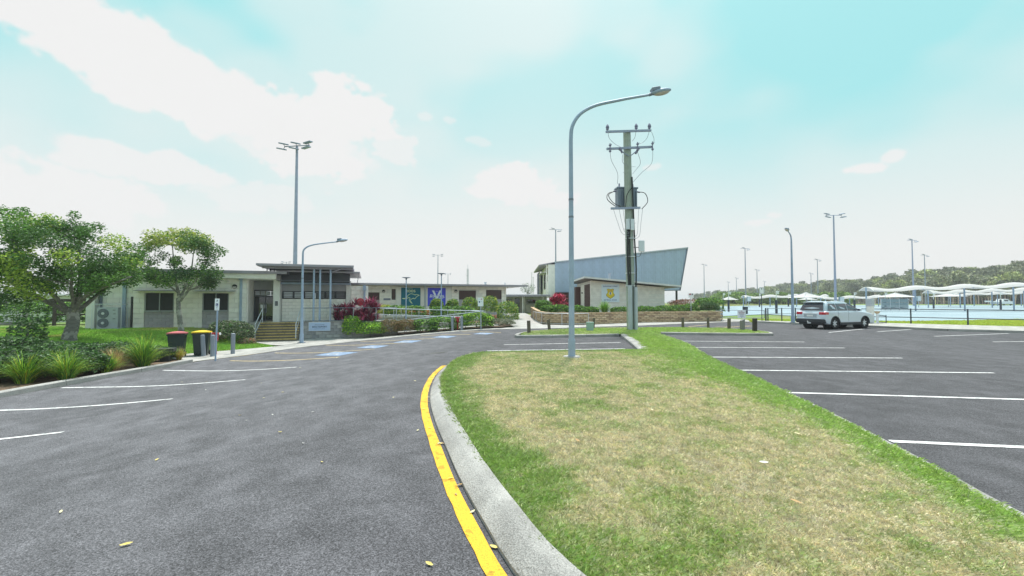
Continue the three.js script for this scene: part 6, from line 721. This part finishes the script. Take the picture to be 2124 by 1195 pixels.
  for (const x of [-1.42, 1.38]) for (const s of [-1, 1]) { const w = part('wheel', [new THREE.TorusGeometry(0.27, 0.1, 12, 30).scale(1, 1, 1.15).translate(x, 0.36, s * 0.81)], M.tyre, C); part('rim', [new THREE.CylinderGeometry(0.225, 0.225, 0.1, 28, 1, true).rotateX(Math.PI / 2).translate(x, 0.36, s * 0.83), ...Array.from({ length: 6 }, (_, i) => box(0.06, 0.2, 0.03, 0, 0.115, 0).rotateZ((i * Math.PI) / 3).translate(x, 0.36, s * 0.875)), new THREE.CylinderGeometry(0.055, 0.055, 0.05, 14).rotateX(Math.PI / 2).translate(x, 0.36, s * 0.87)], M.alloy, w); part('brake_disc', [new THREE.CylinderGeometry(0.19, 0.19, 0.03, 22).rotateX(Math.PI / 2).translate(x, 0.36, s * 0.8)], M.plastic, w); part('arch_trim', [new THREE.TorusGeometry(0.43, 0.025, 8, 26, Math.PI * 1.06).rotateZ(-0.1).translate(x, 0.37, s * 0.925)], M.plastic, C); part('arch_liner', [new THREE.CylinderGeometry(0.415, 0.415, 0.5, 24, 1, true).rotateX(Math.PI / 2).translate(x, 0.37, s * 0.64)], M.plastic, C); }
}
// ---------------------------------------------------------------- fences, gate, court furniture
{
  const f = thing('court_fence', 'black two rail fence along the footpath before the courts', 'fence', [0, 0, 0]), P = [[26.7, -35.6], [29.9, -33.3], [31.4, -30.6], [33.3, -28.2], [36.5, -25.6], [40, -22.8]]; P.forEach(([x, z], i) => { part('post', [cyl(0.045, 0.045, 1.2, x, 0.02, z, 12)], M.rail, f); if (i < P.length - 1) for (const y of [1.16, 0.56]) part('rail', [bar([x, y, z], [P[i + 1][0], y, P[i + 1][1]], 0.032)], M.rail, f); });
  const f2 = thing('gate_side_fence', 'dark rail fence between the gate and the silver car', 'fence', [0, 0, 0]), Q = [[21.55, -37.4], [23.2, -38.2], [24.9, -39.0], [26.6, -37.2], [26.7, -35.7]]; Q.forEach(([x, z], i) => { part('post', [cyl(0.045, 0.045, 1.2, x, 0.0, z, 10)], M.rail, f2); if (i < Q.length - 1) for (const y of [1.15, 0.7]) part('rail', [bar([x, y, z], [Q[i + 1][0], y, Q[i + 1][1]], 0.022)], M.galvDark, f2); });
  const g = thing('court_gate', 'single bar steel gate across the path to the courts', 'gate', [18.55, 0, -39.3], Math.atan2(1.9, 2.9) * -1); part('gate_post', [cyl(0.05, 0.05, 1.1, 0, 0, 0, 12)], M.galv, g); part('gate_post', [cyl(0.06, 0.06, 1.2, 3.4, 0, 0, 12)], M.rail, g); part('gate_frame', [bar([0.05, 1.0, 0], [3.28, 1.0, 0], 0.025), bar([0.05, 0.35, 0], [3.28, 0.35, 0], 0.022), bar([3.28, 0.35, 0], [3.28, 1.0, 0], 0.025), bar([0.08, 0.35, 0], [0.08, 1.0, 0], 0.022)], M.galvDark, g);
  const gs = thing('gate_sign', 'square white rules sign hung on the court gate', 'sign', [19.85, 0.3, -38.38], -0.56); part('board', [slab(-0.32, 0.32, 0, 0.72, 0.0, 0.02)], M.paper, gs); part('print', [face(0.6, 0.68, 0, 0.36, 0.0225)], printed(canvasTex(128, 144, (c) => { c.fillStyle = '#dfe3ee'; c.fillRect(0, 0, 128, 144); c.fillStyle = '#8a4a5c'; for (const [x, y, w] of [[50, 12, 26], [14, 34, 100], [20, 62, 88]]) c.fillRect(x, y, w, 9); c.fillStyle = '#5b6484'; for (const [x, y, w] of [[34, 84, 60], [30, 106, 66], [52, 126, 22]]) c.fillRect(x, y, w, 7); })), gs);
  const tb = thing('court_bin', 'dark litter bin on the courts behind the gate sign', 'bin', [31.0, 0.15, -59]); part('body', [cyl(0.3, 0.34, 0.95, 0, 0, 0, 14)], M.rail, tb); part('liner', [cyl(0.35, 0.35, 0.05, 0, 0.95, 0, 14)], M.galv, tb);
  const pl = thing('stone_pillar', 'pale concrete service pillar beside the nose of the car', 'pillar', [26.55, 0.1, -32.9], 0.4); part('shaft', [rbox(0.36, 1.35, 0.34, 0.02, 0, 0.66, 0)], M.cream2, pl); part('cabinet', [rbox(0.42, 0.55, 0.38, 0.02, 0, 1.56, 0)], M.galv, pl);
  const df = thing('drinking_fountain', 'yellowish drinking fountain with dark rail beside the pillar', 'drinking fountain', [27.3, 0.1, -33.2], 0.3); part('pedestal', [cyl(0.09, 0.07, 0.75, 0, 0, 0, 12)], M.silver, df); part('basin', [cyl(0.12, 0.2, 0.16, 0, 0.74, 0, 18)], M.brickC, df); part('side_rail', [bar([0.1, 0.62, 0.05], [0.85, 0.55, 0.05], 0.03), bar([0.85, 0, 0.05], [0.85, 0.62, 0.05], 0.03), bar([0.1, 0.1, 0.05], [0.85, 0.06, 0.05], 0.025)], M.rail, df);
  // netball goal posts
  for (const [px, d, l] of [[1610, 59, 'goal post left of the lamp behind the car'], [1511, 67, 'goal post beside the leftmost white umbrella'], [1772, 75, 'goal post above the bonnet of the silver car'], [1836, 78, 'goal post left of the pale blue panels'], [1936, 85, 'goal post under the second shade sail'], [2075, 78, 'goal post under the long sail at far right'], [1575, 100, 'small far goal post behind the notice pole'], [1635, 105, 'small far goal post left of the car lamp'], [1500, 90, 'small far goal post near the hedge']]) {
    const x = bearing(px) * d, t = thing('netball_post', l, 'netball post', [x, terrain(x, -d) + 0.02, -d], 0.5, 'netball goal posts on the blue courts'); part('post', [cyl(0.05, 0.05, 3.05, 0, 0, 0, 10)], M.cream, t); part('padding', [cyl(0.15, 0.15, 1.75, 0, 0.05, 0, 12)], M.rail, t); part('ring', [new THREE.TorusGeometry(0.19, 0.02, 6, 18).rotateX(Math.PI / 2).translate(0.36, 3.0, 0), bar([0, 3.0, 0], [0.18, 3.0, 0], 0.02)], M.silver, t); part('net', [new THREE.CylinderGeometry(0.19, 0.12, 0.4, 10, 3, true).translate(0.36, 2.8, 0)], new THREE.MeshStandardMaterial({ color: 0xffffff, wireframe: false, transparent: true, opacity: 0.35, side: THREE.DoubleSide }), t);
  }
  // shade sails: fabric stretched over arched posts
  function shadeSail(label, x0, x1, d, y0, y1, n, depth = 2.6) {
    const t = thing('shade_sail', label, 'shade sail', [x0, 0, -d], 0, 'white shade sails over the courts'), L = x1 - x0, U = n * 10, Vn = 10, pos = [], idx = []; const hh = (u, v) => lerp(y0, y1, u) - 0.42 + 0.42 * Math.pow(Math.abs(Math.cos(u * n * Math.PI)), 2.2) - 0.6 * (2 * v - 1) ** 2 * (0.75 + 0.25 * Math.abs(Math.cos(u * n * Math.PI)));
    for (let i = 0; i <= U; i++) for (let k = 0; k <= Vn; k++) { const u = i / U, v = k / Vn, sc = 0.45 * Math.sin(u * n * Math.PI) ** 2 * (v - 0.5) * 2; pos.push(u * L, hh(u, v), (v - 0.5) * depth - sc); } for (let i = 0; i < U; i++) for (let k = 0; k < Vn; k++) { const a = i * (Vn + 1) + k; idx.push(a, a + 1, a + Vn + 1, a + 1, a + Vn + 2, a + Vn + 1); } const g = new THREE.BufferGeometry(); g.setAttribute('position', new THREE.Float32BufferAttribute(pos, 3)); g.setIndex(idx); g.computeVertexNormals(); part('fabric', g, M.sail, t);
    for (let i = 0; i <= n; i++) { const u = i / n, x = u * L, y = lerp(y0, y1, u), gy = terrain(x0 + x, -d); part('post', [cyl(0.11, 0.11, y - gy - 0.05, x, gy, 0, 10)], M.steelBlue, t); part('arch', [tube(Array.from({ length: 9 }, (_, k) => [x, y - 0.06 - 0.6 * (k / 4 - 1) ** 2, ((k / 8) - 0.5) * depth]), 0.06, 6, 16)], i === 0 ? M.cream : M.steelBlue, t); }
  }
  shadeSail('longest white shade sail nearest the fence on the right', 57.5, 89.4, 72, 4.2, 5.2, 4, 3); shadeSail('second white shade sail behind the longest one', bearing(1925) * 95, bearing(2190) * 95, 95, 4.3, 5.1, 4); shadeSail('third white shade sail farthest to the right', bearing(1971) * 115, bearing(2118) * 115, 115, 4.3, 4.7, 3); shadeSail('white shade sail left of the lamp behind the car', bearing(1542) * 105, bearing(1652) * 105, 105, 3.4, 3.75, 2); shadeSail('white shade sail behind the roof of the silver car', bearing(1702) * 108, bearing(1822) * 108, 108, 3.2, 3.6, 2); shadeSail('short white shade sail right of the large umbrella', bearing(1683) * 112, bearing(1712) * 112, 112, 3.7, 3.8, 1);
  for (const [px, d, top, eave, w, l] of [[1512, 92, 3.0, 2.25, 2.6, 'leftmost white pyramid umbrella beside the hedge'], [1672, 80, 3.6, 2.55, 4.3, 'large white pyramid umbrella behind the rear of the car'], [1675, 95, 2.8, 2.3, 2.7, 'smaller white umbrella half hidden by the car roof'], [1857, 84, 3.6, 2.7, 4.5, 'white pyramid umbrella above the pale blue panels'], [1967, 104, 3.9, 3.1, 4.8, 'white pyramid umbrella beneath the second sail']]) {
    const x = bearing(px) * d, gy = terrain(x, -d), t = thing('shade_umbrella', l, 'umbrella', [x, gy, -d], 0.1, 'white pyramid umbrellas round the courts'), pos = [], idx = [], S = 8; for (let i = 0; i <= S; i++) for (let k = 0; k < 4; k++) for (let q = 0; q < 4; q++) { const r = i / S, a = (k * Math.PI) / 2 + Math.PI / 4 + (q * Math.PI) / 8, m = 1 / Math.max(Math.abs(Math.cos(a)), Math.abs(Math.sin(a))); const sag = 1 - 0.06 * Math.sin((q / 4) * Math.PI); pos.push(Math.cos(a) * m * r * w * 0.5 * sag, top - gy - (top - eave) * Math.pow(r, 0.72), Math.sin(a) * m * r * w * 0.5 * sag); } for (let i = 0; i < S; i++) for (let k = 0; k < 16; k++) { const a = i * 16 + k, b = i * 16 + ((k + 1) % 16); idx.push(a, b, a + 16, b, b + 16, a + 16); } const g = new THREE.BufferGeometry(); g.setAttribute('position', new THREE.Float32BufferAttribute(pos, 3)); g.setIndex(idx); g.computeVertexNormals(); part('canopy', g, M.sail, t); part('pole', [cyl(0.06, 0.06, top - gy - 0.02, 0, 0, 0, 10)], M.galv, t); for (const [sx, sz] of [[-1, -1], [1, -1], [1, 1], [-1, 1]]) part('rib', [bar([0, top - gy - 0.05, 0], [sx * w * 0.48, eave - gy + 0.02, sz * w * 0.48], 0.025)], M.galv, t);
  }
  // pale blue panels, white utility truck, power boxes
  const bx = 63.2, pb = thing('panel_shelter', 'pale blue panelled shelter beneath the pyramid umbrella', 'shelter', [bx, terrain(bx, -76), -76]); for (let i = 0; i < 3; i++) { for (let k = 0; k < 3; k++) part('panel', [slab(0.05 + i * 1.55, 1.5 + i * 1.55, 0.12 + k * 0.62, 0.7 + k * 0.62, -0.03, 0.03)], [M.court, M.court, M.court][k], pb); part('post', [slab(i * 1.55 - 0.03, i * 1.55 + 0.03, 0, 2.0, -0.05, 0.05)], M.silver, pb); part('seat', [slab(0.4 + i * 1.55, 1.1 + i * 1.55, 0.42, 0.48, 0.1, 0.5)], M.silver, pb); } part('top_rail', [slab(-0.05, 4.7, 2.0, 2.06, -0.06, 0.06)], M.galvDark, pb); part('end_stay', [bar([4.7, 1.9, 0], [5.9, 1.0, 0], 0.03), bar([4.68, 0, 0], [4.68, 2.0, 0], 0.03)], M.silver, pb);
  const ux = bearing(2078) * 122, u = thing('utility_truck', 'small white utility truck under the far right shade sails', 'truck', [ux, terrain(ux, -122) + 0.02, -122], 0.1); part('body', [(() => { const g = extr([[-2.6, 0.5], [2.5, 0.45], [2.6, 0.75], [2.45, 0.98], [1.35, 1.08], [0.75, 1.65], [-0.6, 1.68], [-0.75, 1.08], [-2.6, 1.02]], 1.6, 0.08); return g.translate(0, 0, -0.8); })()], M.paper, u); part('tray', [slab(-4.3, -2.62, 0.9, 1.12, -0.85, 0.85), slab(-4.3, -4.2, 1.12, 1.3, -0.85, 0.85)], M.paper, u); part('side_window', [slab(-0.5, 0.75, 1.15, 1.55, 0.881, 0.9)], M.carGlass, u); for (const x of [-1.7, 1.6]) for (const s of [-1, 1]) part('wheel', [new THREE.TorusGeometry(0.25, 0.1, 8, 18).translate(x, 0.33, s * 0.78)], M.tyre, u);
  for (const [px, d, y, l] of [[1553, 98, 1.4, 'pale switch box on the mast left of the notice pole'], [1745, 84, 1.3, 'pale switch box on the tallest mast'], [1905, 95, 1.5, 'pale switch box behind the blue panels']]) { const x = bearing(px) * d, b = thing('switch_box', l, 'switch box', [x, terrain(x, -d), -d]); part('stand', [bar([0, 0, 0], [0, y, 0], 0.06)], M.galv, b); part('cabinet', [rbox(0.85, 1.1, 0.4, 0.04, 0, y + 0.45, 0)], M.court, b); part('door', [rbox(0.72, 0.96, 0.03, 0.01, 0, y + 0.45, 0.21)], M.silver, b); }
}
// ---------------------------------------------------------------- wooded hill
{
  const R = [[1440, 520, 9], [1480, 480, 10.5], [1571, 430, 15.2], [1631, 395, 18.6], [1690, 360, 19.3], [1783, 320, 18.7], [1880, 280, 20.5], [1935, 260, 21.1], [2030, 238, 20.5], [2110, 218, 21.3], [2200, 205, 20.5], [2350, 195, 20], [2600, 190, 20], [3300, 205, 17]].map(([px, d, t]) => [bearing(px), d, t]);
  const ridge = (b) => { let i = 0; while (i < R.length - 2 && R[i + 1][0] < b) i++; const t = clamp((b - R[i][0]) / (R[i + 1][0] - R[i][0]), 0, 1); return [lerp(R[i][1], R[i + 1][1], t), lerp(R[i][2], R[i + 1][2], t)]; };
  const pos = [], idx = [], NB = 60, ND = 8; for (let i = 0; i <= NB; i++) { const b = lerp(R[0][0], R.at(-1)[0], i / NB), [d, t] = ridge(b), foot = d - Math.min(90, d * 0.28); for (let k = 0; k <= ND; k++) { const u = k / ND, dd = u < 0.75 ? lerp(foot, d, u / 0.75) : lerp(d, d * 1.5, (u - 0.75) * 4), y = u < 0.75 ? lerp(0.8, Math.max(1, t - 11), sm(u / 0.75)) : lerp(Math.max(1, t - 11), 0, (u - 0.75) * 4); pos.push(b * dd, y, -dd); } } for (let i = 0; i < NB; i++) for (let k = 0; k < ND; k++) { const a = i * (ND + 1) + k; idx.push(a, a + ND + 1, a + 1, a + 1, a + ND + 1, a + ND + 2); } const g = new THREE.BufferGeometry(); g.setAttribute('position', new THREE.Float32BufferAttribute(pos, 3)); g.setIndex(idx); g.computeVertexNormals(); struct('hill', g, mat([0.07, 0.085, 0.04], 1));
  const r = rng(901), lobes = []; for (let i = 0; i < 13; i++) { const a = r() * 6.283, q = Math.sqrt(r()) * 0.36; lobes.push([Math.cos(a) * q, 0.48 + r() * 0.42, Math.sin(a) * q, 0.13 + 0.09 * r()]); }
  const crown = leaves(430, 905, clumps(lobes, 0.8, 0.35), 0.1, 0.7, [[1, 1, 1], [0.75, 0.8, 0.75], [1.25, 1.25, 1.1]], 0.2), tr = []; for (let i = 0; i < 3; i++) { const l = limb([[0, -0.1, 0], [0.02 * i, 0.35, 0.02], [(i - 1) * 0.18, 0.75, 0.06 * (i - 1)]], 0.022, 0.006, 5, 5); const q = l.toNonIndexed(); q.deleteAttribute('uv'); q.setAttribute('color', new THREE.BufferAttribute(new Float32Array(q.attributes.position.count * 3).map((_, k) => [3.2, 2.4, 3.4][k % 3]), 3)); tr.push(q); } const tg = mergeGeometries([crown, ...tr]);
  const spots = []; for (let i = 0; i < 6400 && spots.length < 2200; i++) { const b = lerp(R[0][0], R.at(-1)[0] * 0.93, Math.pow(r(), 0.95)), [d, t] = ridge(b), span = Math.min(95, d * 0.29), u = r(), dd = d - span * (1 - u), gy = lerp(0.8, Math.max(1, t - 11), sm(u)), h = (u > 0.85 ? t - gy : 8 + 5.5 * r()) * (0.84 + 0.22 * r()); spots.push([b * dd, gy - 0.3, -dd, h, h * (0.62 + 0.3 * r()), r()]); }
  const m = new THREE.InstancedMesh(tg, new THREE.MeshStandardMaterial({ vertexColors: true, roughness: 0.9, side: THREE.DoubleSide }), spots.length), o = new THREE.Object3D(), c = new THREE.Color(); spots.forEach(([x, y, z, h, w, k], i) => { o.position.set(x, y, z); o.rotation.y = k * 40; o.scale.set(w, h, w); o.updateMatrix(); m.setMatrixAt(i, o.matrix); const v = 0.75 + 0.5 * hash2(i, 1, 1), ye = hash2(i, 2, 1); m.setColorAt(i, ye > 0.9 ? c.setRGB(0.4 * v, 0.43 * v, 0.19 * v) : ye > 0.5 ? c.setRGB(0.31 * v, 0.315 * v, 0.2 * v) : c.setRGB(0.26 * v, 0.265 * v, 0.19 * v)); });
  m.name = 'forest'; m.castShadow = m.receiveShadow = true; m.userData = { kind: 'stuff', label: 'hazy green eucalypt forest covering the hill on the right', category: 'forest' }; scene.add(m);
  const B = []; for (let i = 0; i < 260; i++) { const b = lerp(bearing(1485), bearing(1760), r()), dd = lerp(150, 185, r()); B.push([b * dd, 0.7, -dd, 3 + 2.5 * r(), 4 + 3 * r(), r()]); } const m2 = new THREE.InstancedMesh(tg, m.material, B.length); B.forEach(([x, y, z, h, w, k], i) => { o.position.set(x, y - h * 0.35, z); o.rotation.y = k * 40; o.scale.set(w, h * 1.3, w); o.updateMatrix(); m2.setMatrixAt(i, o.matrix); const v = 0.7 + 0.6 * hash2(i, 4, 1); m2.setColorAt(i, c.setRGB(0.26 * v, 0.36 * v, 0.12 * v)); }); m2.name = 'scrub_belt'; m2.castShadow = m2.receiveShadow = true; m2.userData = { kind: 'stuff', label: 'belt of low green scrub along the far edge of the field', category: 'scrub' }; scene.add(m2);
}
// far things pale a little through humid air
scene.fog = new THREE.FogExp2(rgb(0.86, 0.9, 0.95), 0.0006);
// ---------------------------------------------------------------- fallen leaves and litter
{
  const r = rng(1001), sh = [[0, -0.5], [0.16, -0.25], [0.2, 0.05], [0.1, 0.35], [0, 0.5], [-0.12, 0.33], [-0.2, 0], [-0.15, -0.28]], v = [], mk = (bend) => { const q = []; for (let i = 0; i < sh.length; i++) { const a = sh[i], b = sh[(i + 1) % sh.length], y = ([x, z]) => bend * (x * x * 3 + z * z * 0.5); q.push(0, 0.02, 0, b[0], y(b) + 0.02, b[1], a[0], y(a) + 0.02, a[1]); } const g = new THREE.BufferGeometry(); g.setAttribute('position', new THREE.Float32BufferAttribute(q, 3)); g.computeVertexNormals(); return metresUV(g); }, G = [mk(0.5), mk(0.9), mk(0.2)], mm = [mat([0.62, 0.5, 0.16], 0.8, { side: 2 }), mat([0.66, 0.6, 0.36], 0.8, { side: 2 }), mat([0.4, 0.26, 0.12], 0.85, { side: 2 }), mat([0.75, 0.74, 0.7], 0.8, { side: 2 })];
  const put = (x, z, y, s, label, group, k) => { const m = new THREE.Mesh(G[(r() * 3) | 0], mm[k ?? (r() * 3) | 0]); m.name = numbered('fallen_leaf'); m.position.set(x, y, z); m.rotation.set((r() - 0.5) * 0.3, r() * 6.28, (r() - 0.5) * 0.3); m.scale.setScalar(s); m.castShadow = m.receiveShadow = true; m.userData = { label, category: 'leaf', group }; scene.add(m); };
  for (let i = 0; i < 24; i++) { const z = -2.8 - 14 * Math.pow(r(), 1.3), x = lerp(-8.5, -0.9, r()) * (0.35 + 0.065 * -z); if (x < -11.5) continue; put(x, z, terrain(x, z) + 0.008, 0.05 + 0.04 * r(), 'small dry leaf lying on the open asphalt of the drive', 'leaves scattered on the drive', r() < 0.45 ? 1 : r() < 0.35 ? 3 : 0); }
  for (let i = 0; i < 30; i++) { const k = 8 + ((r() * 66) | 0), [x, z] = offset(islandEdge, -0.02 - 0.14 * r() * r())[k]; put(x, z, terrain(x, z) + 0.012, 0.035 + 0.035 * r(), 'small curled leaf caught along the island kerb', 'leaves along the island kerb'); }
  for (let i = 0; i < 16; i++) { const z = -3 - 8 * r(), x = lerp(-0.6, 4.2, r()); if (!inside(islandPoly, x, z)) continue; put(x, z, islandH(x, z) + 0.03, 0.06 + 0.04 * r(), 'dry leaf lying on the island grass', 'leaves on the island grass', (r() * 4) | 0); }
}
renderer.render(scene, camera);
